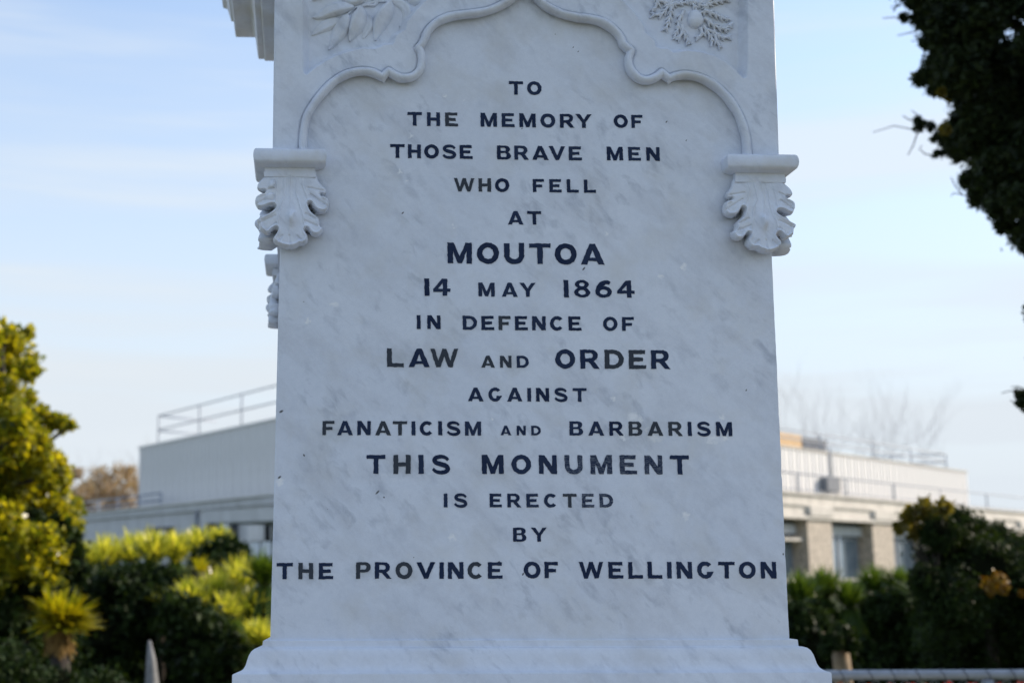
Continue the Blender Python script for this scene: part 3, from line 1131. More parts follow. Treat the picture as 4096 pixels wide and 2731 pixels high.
def densify(loop, step=0.10, jit=0.014):
    o = []
    n_ = len(loop)
    for i in range(n_):
        a, b_ = loop[i], loop[(i + 1) % n_]
        L_ = math.hypot(b_[0] - a[0], b_[1] - a[1])
        m_ = max(1, int(L_ / step))
        for k in range(m_):
            t = k / m_
            o.append((a[0] + (b_[0] - a[0]) * t + random.uniform(-jit, jit), a[1] + (b_[1] - a[1]) * t + random.uniform(-jit, jit)))
    return o


def strip_caps(n_):
    return [(i, i + 1, n_ - 2 - i, n_ - 1 - i) for i in range(n_ // 2 - 1)]


def letter(ch, x0, z0, w, hgt, mat, parent, label=None):
    gw, loops = G(ch)
    loops = [densify(l) if ch != 'S' else [(p[0] + random.uniform(-.006, .006), p[1] + random.uniform(-.006, .006)) for p in l] for l in loops]
    flat = [p for l in loops for p in l]
    tri = strip_caps(len(flat)) if ch == 'S' else tessellate_polygon([[Vector((p[0], p[1], 0)) for p in l] for l in loops])
    sx = w / gw
    yf, yb = -0.0009, 0.0012
    m_ = MB()
    n_ = len(flat)
    tilt = random.uniform(-0.012, 0.012)
    for y in (yf, yb):
        for p in flat:
            m_.v.append((x0 + p[0] * sx + tilt * (p[1] - .5) * hgt - BASE.x, y - BASE.y, z0 + p[1] * hgt + tilt * (p[0] - .5) * hgt - BASE.z))
    for t in tri:
        a, b_, c_ = (m_.v[i] for i in t[:3])
        cr = (b_[0] - a[0]) * (c_[2] - a[2]) - (b_[2] - a[2]) * (c_[0] - a[0])
        m_.f.append(tuple(t) if cr > 0 else tuple(t)[::-1])
    k = 0
    for l in loops:
        nl = len(l)
        for i in range(nl):
            j = (i + 1) % nl
            m_.f.append((k + i, k + j, n_ + k + j, n_ + k + i))
        k += nl
    o = m_.build('letter', mat, parent)
    if label:
        o['label'] = label
    return o


LINES = [
    [('TO', 2035.7, 2165.8, 327, 380)],
    [('THE', 1630, 1831.6, 450.5, 504.6), ('MEMORY', 1922.4, 2367, 455.5, 510), ('OF', 2455, 2570, 460.7, 512)],
    [('THOSE', 1561, 1890, 579.5, 634), ('BRAVE', 1988, 2326.5, 585, 640), ('MEN', 2427, 2638, 589, 643)],
    [('WHO', 1816, 2037, 714, 767), ('FELL', 2131, 2383, 718, 770)],
    [('AT', 2031.6, 2165, 845, 898.5)],
    [('MOUTOA', 1790, 2417, 973.5, 1056)],
    [('14', 1698, 1801, 1115, 1183), ('MAY', 1913.5, 2143, 1131, 1186.5), ('1864', 2255, 2537, 1121.5, 1190)],
    [('IN', 1667, 1762, 1261, 1315.6), ('DEFENCE', 1851, 2325, 1264.5, 1320.5), ('OF', 2412, 2535, 1268, 1323)],
    [('LAW', 1548, 1833, 1394, 1468), ('AND', 1925, 2115, 1422.5, 1470), ('ORDER', 2221, 2681, 1399, 1474.5)],
    [('AGAINST', 1872, 2345.6, 1551, 1605)],
    [('FANATICISM', 1290, 1924, 1684, 1740), ('AND', 2002, 2163, 1702, 1740), ('BARBARISM', 2278, 2928, 1686, 1742)],
    [('THIS', 1466, 1801, 1819, 1894), ('MONUMENT', 1927.4, 2756, 1819.5, 1895)],
    [('IS', 1775, 1870, 1973, 2028), ('ERECTED', 1958.5, 2452, 1973.5, 2028)],
    [('BY', 2052.5, 2187, 2109, 2164.5)],
    [('THE', 1106, 1333, 2250, 2315), ('PROVINCE', 1424, 2010, 2247, 2313), ('OF', 2095, 2232, 2245.5, 2311), ('WELLINGTON', 2315.7, 3104.5, 2245.5, 2312)],
]
FADED = {('LAW', 1394): (0, 2), ('AND', 1422): (0, 1), ('ORDER', 1399): (2, 3), ('DEFENCE', 1264): (2,), ('FANATICISM', 1684): (0, 3, 4), ('BARBARISM', 1686): (3, 4, 5), ('THIS', 1819): (1,), ('PROVINCE', 2247): (0, 2, 6),
         ('THE', 2250): (1,), ('WHO', 714): (0, 1), ('THE', 450): (2,), ('ERECTED', 1973): (4,)}
for ln in LINES:
    root = empty('inscription_line', (0, 0, 0), parent=mon)
    root['label'] = 'inscription line reading ' + ' '.join(w[0] for w in ln)
    for (word, x0, x1, yt, yb) in ln:
        xc = (x0 + x1) / 2
        zt_, zb_ = at_y(xc, yt, 0).z, at_y(xc, yb, 0).z
        ym = (yt + yb) / 2
        X0, X1 = at_y(x0, ym, 0).x, at_y(x1, ym, 0).x
        hgt = zt_ - zb_
        ws = [G(c)[0] * hgt * 0.985 for c in word]
        # rounded and slanting letters sit closer to their neighbours
        n_ = len(word)
        tight = {('A', 'T'): .45, ('L', 'A'): .75, ('A', 'W'): .1, ('A', 'V'): .2, ('R', 'Y'): .3, ('A', 'Y'): .3, ('T', 'O'): .8, ('O', 'A'): .8, ('F', 'A'): .6, ('L', 'O'): .8}
        gaps = [tight.get((word[i], word[i + 1]), 1.0) for i in range(n_ - 1)]
        gap = (X1 - X0 - sum(ws)) / max(0.01, sum(gaps))
        if gap < 0.12 * hgt:
            f = (X1 - X0 - 0.16 * hgt * sum(gaps)) / sum(ws)
            ws = [w * f for w in ws]
            gap = 0.16 * hgt
        x = X0
        for i, ch in enumerate(word):
            worn = (word == 'MONUMENT' and i in (3, 4, 5, 6)) or (word == 'ERECTED' and i in (5, 6))
            faded = i in FADED.get((word, int(yt)), ())
            letter(ch, x, zb_, ws[i], hgt, M_lead_worn if worn else M_lead_faded if faded else M_lead, root, 'scratched lead letter ' + ch if worn else None)
            x += ws[i] + (gap * gaps[i] if i < n_ - 1 else 0)

# ------------------------------------------------------------------ THE BUILDING
M_clad = simple('pale_cladding', (0.76, 0.755, 0.75), 0.55, 0.05, 1.5, streak=0.35)
M_conc = simple('painted_concrete', (0.62, 0.59, 0.54), 0.8, 0.12, 1.2, streak=0.6)
M_conc2 = simple('grey_painted_render', (0.60, 0.61, 0.62), 0.8, 0.08, 1.0, streak=0.5)
M_steel = simple('weathered_steel', (0.30, 0.33, 0.38), 0.7, 0.1, 5)
M_dark = simple('dark_steel', (0.06, 0.07, 0.09), 0.5, 0.1, 5)
M_tan = simple('tan_render', (0.50, 0.34, 0.18), 0.8, 0.06, 2)
M_frame = simple('aluminium_frame', (0.35, 0.37, 0.40), 0.5, 0.05, 2, metal=0.3)
M_winshadow = simple('window_shadow', (0.12, 0.13, 0.15), 0.7, 0.1, 1)  # shadow at the window heads, put into a dark colour
pm, pt, pb = new_mat('pebble_dash')
oc = texco(pt)
pn = noise(pt, oc, 7.5, 3, 0.7)
pt.links.new(ramp(pt, pn, 0.38, 0.62, (0.22, 0.18, 0.14), (0.66, 0.58, 0.48)), pb.inputs['Base Color'])
bump(pt, pb, pn, 0.8, 0.05)
M_pebble = pm
gmt, gtt, gbb = new_mat('window_glass')
gbb.inputs['Base Color'].default_value = (0.05, 0.07, 0.09, 1)
gbb.inputs['Roughness'].default_value = 0.06
gbb.inputs['Metallic'].default_value = 0.55
gtt.links.new(ramp(gtt, noise(gtt, texco(gtt), 0.8, 2), 0.3, 0.7, (0.22, 0.30, 0.38), (0.40, 0.48, 0.56)), gbb.inputs['Base Color'])
M_glass = gmt

HT = 8.1                                    # top of the clad storey
R0, R1 = at_z(3126, 1788, HT), at_z(3865, 1889, HT)
L0, L1 = at_z(1105, 1680, HT), at_z(560, 1794, HT)
dR = (R1 - R0).normalized()
dL = (L1 - L0).normalized()
# corner where both lines meet
A = Matrix(((dR.x, -dL.x), (dR.y, -dL.y)))
tt = A.inverted() @ Vector((L0.x - R0.x, L0.y - R0.y))
C0 = R0 + dR * tt[0]
C0.z = 0
print('corner', C0, 'dR', dR, 'dL', dL, (R1 - C0).length, (L1 - C0).length)


class Wall:
    """frame on a wall line: s along it, d out of it (towards the camera), z up"""

    def __init__(s, o, d):
        s.o = Vector((o.x, o.y, 0))
        s.d = Vector((d.x, d.y, 0)).normalized()
        n_ = Vector((s.d.y, -s.d.x, 0))
        if n_.dot(CAM - s.o) < 0:
            n_ = -n_
        s.n = n_
        M = Matrix.Identity(4)
        M.col[0][:3] = s.d
        M.col[1][:3] = s.n
        M.col[2][:3] = (0, 0, 1)
        M.col[3][:3] = s.o - BO
        s.M = M

    def hit(s, px, py, off=0.0):
        r = ray(px, py)
        o = s.o + s.n * off
        t = (o - CAM).dot(s.n) / r.dot(s.n)
        p = CAM + r * t
        return (p - s.o).dot(s.d), p.z


BO = C0.copy()
bld = empty('office_building', BO, 'long pale flat-roofed office building with clad upper storey behind the monument', 'building')
WR, WL = Wall(C0, dR), Wall(C0, dL)
sR_end = WR.hit(3865, 1889)[0]
sL_end = WL.hit(560, 1794)[0]
zR_bot = WR.hit(3200, 1990)[1]
z_pen = 3.9
# clad storey body
mb = MB()
far = C0 + dR * sR_end + dL * sL_end
cor = [C0, C0 + dR * sR_end, far, C0 + dL * sL_end]
vs = []
ins_ = 0.06
for z in (z_pen, HT - 0.04):
    for p in cor:
        q_ = p + (far - C0).normalized() * ins_
        vs.append((q_.x - BO.x, q_.y - BO.y, z))
mb.add(vs, [(3, 2, 1, 0), (4, 5, 6, 7), (0, 1, 5, 4), (1, 2, 6, 5), (2, 3, 7, 6), (3, 0, 4, 7)])
mb.build('upper_storey', M_clad, bld)


def shared(name, mesh, mat4, parent, label=None):
    o = bpy.data.objects.new(name, mesh)
    COL.objects.link(o)
    o.parent = parent
    o.matrix_local = mat4
    return o


# cladding panels, one mesh shared
for Wl, s_end in ((WR, sR_end), (WL, sL_end)):
    pw = 0.95
    npan = int(round(s_end / pw))
    pw = s_end / npan
    pmb = MB()
    pmb.box((0.035, -0.02, 0), (pw - 0.035, 0.035, HT - z_pen))
    pmb.box((pw * 0.46, 0.036, 0), (pw * 0.54, 0.075, HT - z_pen))
    me = bpy.data.meshes.new('cladding_panel')
    me.from_pydata(pmb.v, [], pmb.f)
    me.materials.append(M_clad)
    for i in range(npan):
        shared('cladding_panel', me, Wl.M @ Matrix.Translation((i * pw, 0, z_pen)), bld)


def wb(Wl, name, mat, boxes, parent=None):
    m_ = MB()
    for (s0, s1, d0, d1, z0, z1_) in boxes:
        m_.box((min(s0, s1), min(d0, d1), min(z0, z1_)), (max(s0, s1), max(d0, d1), max(z0, z1_)), Wl.M)
    # orientation may be mirrored; recalc
    o = m_.build(name, mat, parent or bld)
    return o


wb(WR, 'roof_edge_trim', M_conc, [(-0.1, sR_end + 0.1, -0.05, 0.10, HT, HT + 0.10)])
wb(WL, 'roof_edge_trim', M_clad, [(0.12, sL_end + 0.1, -0.05, 0.10, HT + 0.002, HT + 0.10)])

# right lower wall stands OFF metres in front
OFF = 1.6
zp_t = WR.hit(3133, 1972, OFF)[1]
zp_b = WR.hit(3133, 2058, OFF)[1]
zcol = WR.hit(3270, 2052, OFF)[1]
sE = WR.hit(4300, 2100, OFF)[0] + 10
print('parapet', zp_t, zp_b, zcol, sE, sR_end)
wb(WR, 'parapet', M_conc, [(-3, sE, OFF - 0.5, OFF, zp_b + 0.02, zp_t)])
wb(WR, 'parapet_cap', M_conc, [(-3, sE, OFF - 0.6, OFF + 0.12, zp_t + 0.002, zp_t + 0.13)])
wb(WR, 'string_course', M_conc, [(-3, sE, OFF - 0.4, OFF + 0.16, zp_b - 0.16, zp_b + 0.02 - 0.002)])
wb(WR, 'parapet_ledge', M_conc, [(-3, sE, OFF + 0.003, OFF + 0.10, (zp_t + zp_b) / 2 - 0.02, (zp_t + zp_b) / 2 + 0.09)])
wb(WR, 'lower_roof', M_conc2, [(-3, sE, -8, OFF - 0.62, z_pen - 0.6, z_pen - 0.1)])
wb(WR, 'back_wall', M_conc2, [(-3, sE, OFF - 1.3, OFF - 1.0, 0, zp_b - 0.17)])
# fascia below the course, set back
wb(WR, 'fascia', M_conc, [(-3, sE, OFF - 0.99, OFF - 0.25, zcol + 0.02, zp_b - 0.165)])
# columns
c0a, c0b = WR.hit(3050 + 250 / 1.386, 2150, OFF)[0], WR.hit(3050 + 385 / 1.386, 2150, OFF)[0]
c1a, c1b = WR.hit(3050 + 610 / 1.386, 2150, OFF)[0], WR.hit(3050 + 742 / 1.386, 2150, OFF)[0]
pitch_ = c1a - c0a
cw_ = c0b - c0a
print('columns', c0a, c0b, c1a, c1b)
nb0 = -3
for i in range(-2, 9):
    a = c0a + i * pitch_
    if a < 0.5:
        continue
    wb(WR, 'column', M_pebble, [(a, a + cw_, OFF - 0.98, OFF + 0.02, 0, zcol)])
    wb(WR, 'parapet_block', M_conc, [(a + 0.1, a + cw_ - 0.1, OFF + 0.003, OFF + 0.22, zp_b + 0.03, (zp_t + zp_b) / 2 - 0.025)])
    wb(WR, 'column_head', M_conc, [(a - 0.12, a + cw_ + 0.12, OFF - 0.24, OFF + 0.10, zcol + 0.003, zcol + 0.30)])
    # window in the bay to the right of the column
    w0, w1 = a + cw_ + 0.04, a + pitch_ - 0.04
    root = wb(WR, 'window', M_frame, [(w0, w1, OFF - 0.98, OFF - 0.86, zcol - 0.10, zcol), (w0, w0 + 0.10, OFF - 0.98, OFF - 0.86, 0.9, zcol - 0.102), (w1 - 0.10, w1, OFF - 0.98, OFF - 0.86, 0.9, zcol - 0.102)])
    ww = (w1 - w0)
    for k in range(2):
        for (za, zb__) in ((0.9, zcol - 1.35), (zcol - 1.27, zcol - 0.62)):
            wb(WR, 'pane', M_glass, [(w0 + 0.12 + k * ww / 2, w0 + ww / 2 - 0.06 + k * ww / 2 * 0.98, OFF - 0.975, OFF - 0.93, za, zb__)], root)
    wb(WR, 'blind_panel', M_winshadow, [(w0 + 0.12, w1 - 0.12, OFF - 0.978, OFF - 0.92, zcol - 0.56, zcol - 0.104)], root)  # dark strip added where the window recess only lies in shadow
    wb(WR, 'mullion', M_frame, [(w0 + ww / 2 - 0.055, w0 + ww / 2 + 0.055, OFF - 0.97, OFF - 0.85, 0.9, zcol - 0.61)], root)
    wb(WR, 'transom', M_frame, [(w0 + 0.102, w1 - 0.102, OFF - 0.97, OFF - 0.84, zcol - 1.35, zcol - 1.27), (w0 + 0.102, w1 - 0.102, OFF - 0.97, OFF - 0.84, zcol - 0.618, zcol - 0.56)], root)
    wb(WR, 'sill', M_conc, [(w0, w1, OFF - 0.98, OFF - 0.5, 0.75, 0.89)], root)
# open awning sash in the leftmost bay
a = c0a - 1 * pitch_
s0, z0_ = WR.hit(3145, 2160, OFF - 0.7)
wb(WR, 'awning_sash', M_conc, [(c0a - pitch_ + cw_ + 0.2, c0a - 0.05, OFF - 0.9, OFF - 0.2, z0_ - 0.02, z0_ + 0.12)])


# railings
def railing(Wl, off, zfoot, zrail, s0, s1, posts, name, mid=True, r=0.03, lean=0.0):
    m_ = MB()
    pt_ = lambda s_, d_, z_: Wl.M @ Vector((s_, d_, z_))
    root = empty(name, (0, 0, 0), parent=bld)
    m_.tube([pt_(s0, off - lean, zrail), pt_(s1, off - lean, zrail)], r, 8)
    m_.build('rail', M_steel, root, True)
    if mid:
        m_ = MB()
        zm = (zfoot + zrail) / 2 + 0.05
        m_.tube([pt_(s0, off - lean / 2, zm), pt_(s1, off - lean / 2, zm)], r, 8)
        m_.build('rail', M_steel, root, True)
    for s_ in posts:
        m_ = MB()
        m_.tube([pt_(s_, off, zfoot - 0.25), pt_(s_, off - lean, zrail)], r * 1.15, 8)
        m_.build('post', M_steel, root, True)
    return root


# right, on the clad storey
def sR(px, py, off=0):
    return WR.hit(px, py, off)[0]


pr = [sR(3050 + x / 1.386, 1600 + y / 1.386) for x, y in ((335, 240), (625, 290), (835, 320), (1027, 310))]
pst = pr[1] - pr[0]
posts = [pr[0] - 2 * pst, pr[0] - pst] + pr
zr = WR.hit(3050 + 610 / 1.386, 1600 + 232 / 1.386)[1]
railing(WR, -0.15, HT, zr, 1.0, pr[-1], [p for p in posts if p > 1], 'roof_railing', True, 0.045)
# the return of that railing, running back over the roof
mb_ = empty('roof_railing', (0, 0, 0), parent=bld)
for z_ in (zr, (HT + zr) / 2):
    m_ = MB()
    m_.tube([WR.M @ Vector((pr[-1], -0.15, z_)), WR.M @ Vector((pr[-1] - 2, -10, z_))], 0.045, 8)
    m_.build('rail', M_steel, mb_, True)
for k in (0.35, 0.7, 1.0):
    m_ = MB()
    m_.tube([WR.M @ Vector((pr[-1] - 2 * k, -0.15 - 9.85 * k, HT - 0.2)), WR.M @ Vector((pr[-1] - 2 * k, -0.15 - 9.85 * k, zr))], 0.045, 8)
    m_.build('post', M_steel, mb_, True)
# right, along the parapet
pp = [sR(3050 + x / 1.386, 1600 + y / 1.386, OFF) for x, y in ((212, 450), (482, 480), (745, 510), (1005, 540), (1262, 580))]
zr2 = WR.hit(3050 + 475 / 1.386, 1600 + 433 / 1.386, OFF)[1]
dpp = pp[1] - pp[0]
railing(WR, OFF - 0.2, zp_t + 0.2, zr2, 0, sE - 1, [pp[0] - dpp] + pp + [pp[-1] + (pp[-1] - pp[-2]) * k for k in (1, 2, 3)], 'parapet_railing', False, 0.045)
m_ = MB()
m_.tube([WR.M @ Vector((0, OFF - 0.2, zp_t + 0.28)), WR.M @ Vector((sE - 1, OFF - 0.2, zp_t + 0.28))], 0.03, 6)
m_.build('rail', M_steel, bld, True)
# left railing on the clad storey
pl = [WL.hit(x / 1.96, 1200 + y / 1.96)[0] for x, y in ((1225, 900), (1545, 830), (1875, 760))]
zl = WL.hit(1555 / 1.96, 1200 + 820 / 1.96)[1]
dpl = pl[1] - pl[0]
railing(WL, -0.15, HT, zl, 1.0, pl[0], [p for p in pl + [pl[2] + dpl * k for k in (1, 2, 3, 4)] if p > 1], 'roof_railing', True, 0.036)
mb_ = empty('roof_railing', (0, 0, 0), parent=bld)
for z_ in (zl, (HT + zl) / 2):
    m_ = MB()
    m_.tube([WL.M @ Vector((pl[0], -0.15, z_)), WL.M @ Vector((pl[0] + 1.0, -4, z_))], 0.045, 8)
    m_.build('rail', M_steel, mb_, True)

# rooftop plant box, tan render with a dark louvre face
s0, _ = WR.hit(3050 + 105 / 1.386, 1780, -3)
s1, _ = WR.hit(3050 + 218 / 1.386, 1780, -3)
ztb = WR.hit(3200, 1740, -3)[1]
root = wb(WR, 'plant_room', M_tan, [(s0 - 2.5, s1, -5.5, -3.0, HT - 0.05, ztb)])
s2, _ = WR.hit(3050 + 360 / 1.386, 1780, -3)
wb(WR, 'louvre_housing', M_dark, [(s1 + 0.02, s2, -5.5, -3.02, HT - 0.05, ztb - 0.05)], root)
nl = 7
for i in range(nl):
    z_ = HT + 0.05 + i * (ztb - HT - 0.2) / nl
    wb(WR, 'louvre', M_steel, [(s1 + 0.1, s2 - 0.25, -3.018, -2.93, z_, z_ + 0.05)], root)
# wall-mounted cabinet and pipe on the cladding
sa, za = WR.hit(3050 + 345 / 1.386, 1600 + 500 / 1.386, 0.3)
sb_, zb__ = WR.hit(3050 + 412 / 1.386, 1600 + 435 / 1.386, 0.3)
wb(WR, 'cabinet', simple('cabinet_grey', (0.16, 0.18, 0.21), 0.6, 0.05, 3), [(sa, sb_, 0.06, 0.5, za, zb__)])
m_ = MB()
sp_, _ = WR.hit(3050 + 378 / 1.386, 1850, 0.1)
m_.tube([WR.M @ Vector((sp_, 0.1, zb__)), WR.M @ Vector((sp_, 0.1, HT + 0.3))], 0.06, 8)
m_.build('conduit', M_steel, bld, True)
sf, zf = WR.hit(3050 + 428 / 1.386, 1600 + 440 / 1.386, 0.3)
wb(WR, 'door', M_conc, [(sf - 0.05, sf + 0.55, 0.06, 0.15, z_pen, zf + 0.2)])

# left lower wall
OL = 1.4
zlt = WL.hit(800, 2009, OL)[1]
zl2 = WL.hit(800, 2040, OL)[1]
sLE = WL.hit(300, 2110, OL)[0] + 14
print('left', zlt, zl2, sLE, sL_end)
wb(WL, 'lower_wall', M_conc2, [(-2, sLE, OL - 0.6, OL - 0.12, 0, zl2 - 0.002)])
wb(WL, 'parapet', M_conc2, [(-2, sLE, OL - 0.6, OL, zl2, zlt)])
wb(WL, 'parapet_cap', M_clad, [(-2, sLE, OL - 0.7, OL + 0.12, zlt + 0.002, zlt + 0.10)])
wb(WL, 'lower_roof', M_conc2, [(-2, sLE, -10, OL - 0.72, zlt - 0.9, zlt - 0.3)])
for (xa, xb, ya, yb_) in ((1195, 1380, 312, 400), (1700, 1895, 222, 330), (2165, 2330, 150, 250)):
    a, z_a = WL.hit(xa / 2.008, 1950 + (ya + 18) / 2.008, OL)
    b_, z_b = WL.hit(xb / 2.008, 1950 + ya / 2.008, OL)
    lo, hi = min(a, b_), max(a, b_)
    zt2 = z_b
    root = wb(WL, 'window_hood', M_dark, [(lo, hi, OL - 0.118, OL + 0.25, zt2 - 0.14, zt2), (lo, lo + 0.22, OL - 0.118, OL + 0.25, zt2 - 1.4, zt2 - 0.142), (hi - 0.12, hi, OL - 0.118, OL + 0.25, zt2 - 1.4, zt2 - 0.142)])
    wb(WL, 'pane', M_glass, [(lo + 0.24, hi - 0.14, OL - 0.118, OL - 0.06, zt2 - 1.4, zt2 - 0.16)], root)
a = WL.hit(1575 / 2.008, 2090, OL)[0]
wb(WL, 'downpipe', M_steel, [(a - 0.07, a + 0.07, OL - 0.118, OL + 0.05, 0.5, zl2 - 0.01)])
s_a, z_a = WL.hit(2180 / 2.008, 1950 + 420 / 2.008, OL)
s_b, z_b = WL.hit(1990 / 2.008, 1950 + 600 / 2.008, OL)
root = wb(WL, 'window', M_clad, [(s_a - 0.2, s_b, OL - 0.118, OL + 0.03, z_a, z_a + 0.7)])
dw = (s_b - s_a) / 2
for k in range(-4, 2):
    for j in range(3):
        wb(WL, 'pane', M_glass, [(s_a + k * dw + 0.10, s_a + (k + 1) * dw - 0.10, OL - 0.117, OL - 0.05, z_a - 0.75 * (j + 1) + 0.08, z_a - 0.75 * j - 0.05)], root)
# small guard rail at the left end of the clad storey
root = empty('guard_rail', (0, 0, 0), parent=bld)
ga, gz = WL.hit(1250 / 2.008, 1950 + 40 / 2.008, OL)
gb_, _ = WL.hit(560 / 2.008, 1950 + 60 / 2.008, OL)
for z_ in (gz, (gz + zlt) / 2):
    m_ = MB()
    m_.tube([WL.M @ Vector((ga, OL - 0.3, z_)), WL.M @ Vector((gb_, OL - 0.3, z_))], 0.05, 8)
    m_.build('rail', M_steel, root, True)
k = 0
s_ = ga
while s_ < gb_:
    m_ = MB()
    m_.tube([WL.M @ Vector((s_, OL - 0.3, zlt)), WL.M @ Vector((s_, OL - 0.3, gz))], 0.055, 8)
    m_.build('post', M_steel, root, True)
    s_ += 3.2


# ------------------------------------------------------------------ PLANTS
def leaf_mat(name, c_lo, c_hi, trans, rough=0.45, spec=0.4, scale=3.0):
    m, t, b = new_mat(name)
    f = noise(t, texco(t), scale, 4, 0.6)
    g2 = t.nodes.new('ShaderNodeNewGeometry')
    f2 = mixc(t, 0.5, f, g2.outputs['Random Per Island'])
    c = ramp(t, f2, 0.25, 0.75, c_lo, c_hi)
    t.links.new(c, b.inputs['Base Color'])
    b.inputs['Roughness'].default_value = rough
    b.inputs['Specular IOR Level'].default_value = spec
    if trans:
        tr = t.nodes.new('ShaderNodeBsdfTranslucent')
        t.links.new(mixc(t, 1.0, c, (1.85, 1.68, 0.5), 'MULTIPLY'), tr.inputs['Color'])
        ms = t.nodes.new('ShaderNodeMixShader')
        ms.inputs[0].default_value = trans
        t.links.new(b.outputs[0], ms.inputs[1])
        t.links.new(tr.outputs[0], ms.inputs[2])
        t.links.new(ms.outputs[0], t.nodes['Material Output'].inputs['Surface'])
    return m


M_yl = leaf_mat('yellow_green_leaves', (0.10, 0.14, 0.012), (0.44, 0.40, 0.026), 0.55, 0.3, 0.6)
M_dk = leaf_mat('dark_green_leaves', (0.008, 0.016, 0.006), (0.030, 0.055, 0.012), 0.2, 0.6, 0.15)
M_con = leaf_mat('conifer_needles', (0.009, 0.017, 0.007), (0.030, 0.048, 0.012), 0.10, 0.6, 0.2)
M_yel = leaf_mat('yellowing_leaves', (0.08, 0.08, 0.015), (0.22, 0.18, 0.03), 0.4)
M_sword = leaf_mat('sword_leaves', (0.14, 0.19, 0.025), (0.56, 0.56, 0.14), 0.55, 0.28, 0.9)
M_swordd = leaf_mat('shaded_sword_leaves', (0.035, 0.07, 0.014), (0.11, 0.18, 0.028), 0.3, 0.45, 0.4)  # darker copy of the sword leaves, with shade put into the colour
M_gold = leaf_mat('golden_sword_leaves', (0.17, 0.20, 0.012), (0.44, 0.38, 0.02), 0.5, 0.4, 0.4)
M_dead = leaf_mat('dead_fronds', (0.16, 0.10, 0.035), (0.34, 0.22, 0.08), 0.2, 0.8, 0.1)
M_brown = leaf_mat('brown_leaves', (0.30, 0.22, 0.15), (0.52, 0.40, 0.28), 0.2, 0.8, 0.1, 0.5)
M_red = leaf_mat('red_flowers', (0.20, 0.02, 0.02), (0.40, 0.05, 0.04), 0.2)
M_org = leaf_mat('orange_flowers', (0.16, 0.07, 0.008), (0.34, 0.22, 0.015), 0.2)
M_bark = simple('bark', (0.04, 0.032, 0.026), 0.9, 0.3, 12, bmp=0.8)
M_paleb = simple('pale_bark', (0.22, 0.22, 0.22), 0.9, 0.25, 10, bmp=0.6)
M_tanb = simple('tan_bark', (0.30, 0.22, 0.14), 0.9, 0.25, 10, bmp=0.6)
M_inner = simple('shaded_twigs', (0.008, 0.010, 0.005), 1.0, 0.3, 5, spec=0.0)  # near-black for the crown cores, their shade put into the colour
M_twig = simple('bare_twigs', (0.30, 0.27, 0.27), 0.9, 0.2, 4)


def clumps(spec, Y, dy=0.6):
    """(px, py, r px) -> centres and radii in metres at depth Y"""
    out = []
    for (px, py, r) in spec:
        y = Y + rng.uniform(-dy, dy)
        p = at_y(px, py, y)
        out.append((np.array(p), r * (y - CAM.y) / F))
    return out


def cloud(name, cl, n, size, mat, parent, asp=2.0, shell=0.55, twig=False):
    """n leaf-sized rhombs spread through sub-clumps of every clump"""
    # each clump breaks into small tufts
    tufts, tr = [], []
    for c, r in cl:
        k = 26
        d = rng.normal(size=(k, 3))
        d /= np.linalg.norm(d, axis=1)[:, None]
        rr0 = r * rng.uniform(shell, 1.0, (k, 1)) ** 0.7
        tufts.append(c + d * rr0 * 0.9)
        tr.append(np.full(k, r))
    tufts, tr = np.concatenate(tufts), np.concatenate(tr)
    w = tr ** 1.5
    w /= w.sum()
    ti = rng.choice(len(tufts), n, p=w)
    ctr = tufts[ti] + rng.normal(size=(n, 3)) * (tr[ti] * 0.20)[:, None] + 0
    ax = rng.normal(size=(n, 3))
    ax /= np.linalg.norm(ax, axis=1)[:, None]
    b2 = rng.normal(size=(n, 3))
    b2 -= (b2 * ax).sum(1)[:, None] * ax
    b2 /= np.linalg.norm(b2, axis=1)[:, None]
    s_ = size * rng.uniform(0.6, 1.4, (n, 1))
    nn_ = np.cross(ax, b2)
    V = np.stack([ctr - ax * s_ * asp / 2, ctr + b2 * s_ / 2 + nn_ * s_ * 0.15, ctr + ax * s_ * asp / 2, ctr - b2 * s_ / 2 + nn_ * s_ * 0.15], 1).reshape(-1, 3)
    Fc = np.arange(4 * n).reshape(n, 4)
    V = V - np.array(parent.location)
    o = link(name, np_mesh(name, V, Fc), mat, parent)
    o['kind'] = 'stuff'
    return o


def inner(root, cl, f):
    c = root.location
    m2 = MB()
    for (p, r) in cl:                           # opaque dark blob; shade inside the foliage is put into its colour
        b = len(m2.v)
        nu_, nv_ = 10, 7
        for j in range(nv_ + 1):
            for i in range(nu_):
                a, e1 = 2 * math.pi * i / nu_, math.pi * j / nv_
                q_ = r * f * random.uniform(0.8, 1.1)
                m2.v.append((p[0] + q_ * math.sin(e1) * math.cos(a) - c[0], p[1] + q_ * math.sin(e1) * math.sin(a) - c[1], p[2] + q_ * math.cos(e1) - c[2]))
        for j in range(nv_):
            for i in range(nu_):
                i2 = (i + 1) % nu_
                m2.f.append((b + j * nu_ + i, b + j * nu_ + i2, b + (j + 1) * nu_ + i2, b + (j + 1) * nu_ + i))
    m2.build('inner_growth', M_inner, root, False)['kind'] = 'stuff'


def limbs(name, root, base, targets, r0, mat, n=7, wig=0.06):
    m_ = MB()
    base = Vector(base)
    for tg in targets:
        tg = Vector(tg)
        pts = []
        L_ = (tg - base).length
        for i in range(n):
            t = i / (n - 1)
            p = base.lerp(tg, t)
            p.z += L_ * 0.12 * math.sin(math.pi * t)
            p += Vector((random.uniform(-1, 1), random.uniform(-1, 1), random.uniform(-1, 1))) * L_ * wig * math.sin(math.pi * t)
            pts.append(p - root.location)
        m_.tube(pts, [r0 * (1 - 0.85 * i / (n - 1)) for i in range(n)], 7)
    return m_.build(name, mat, root, True)


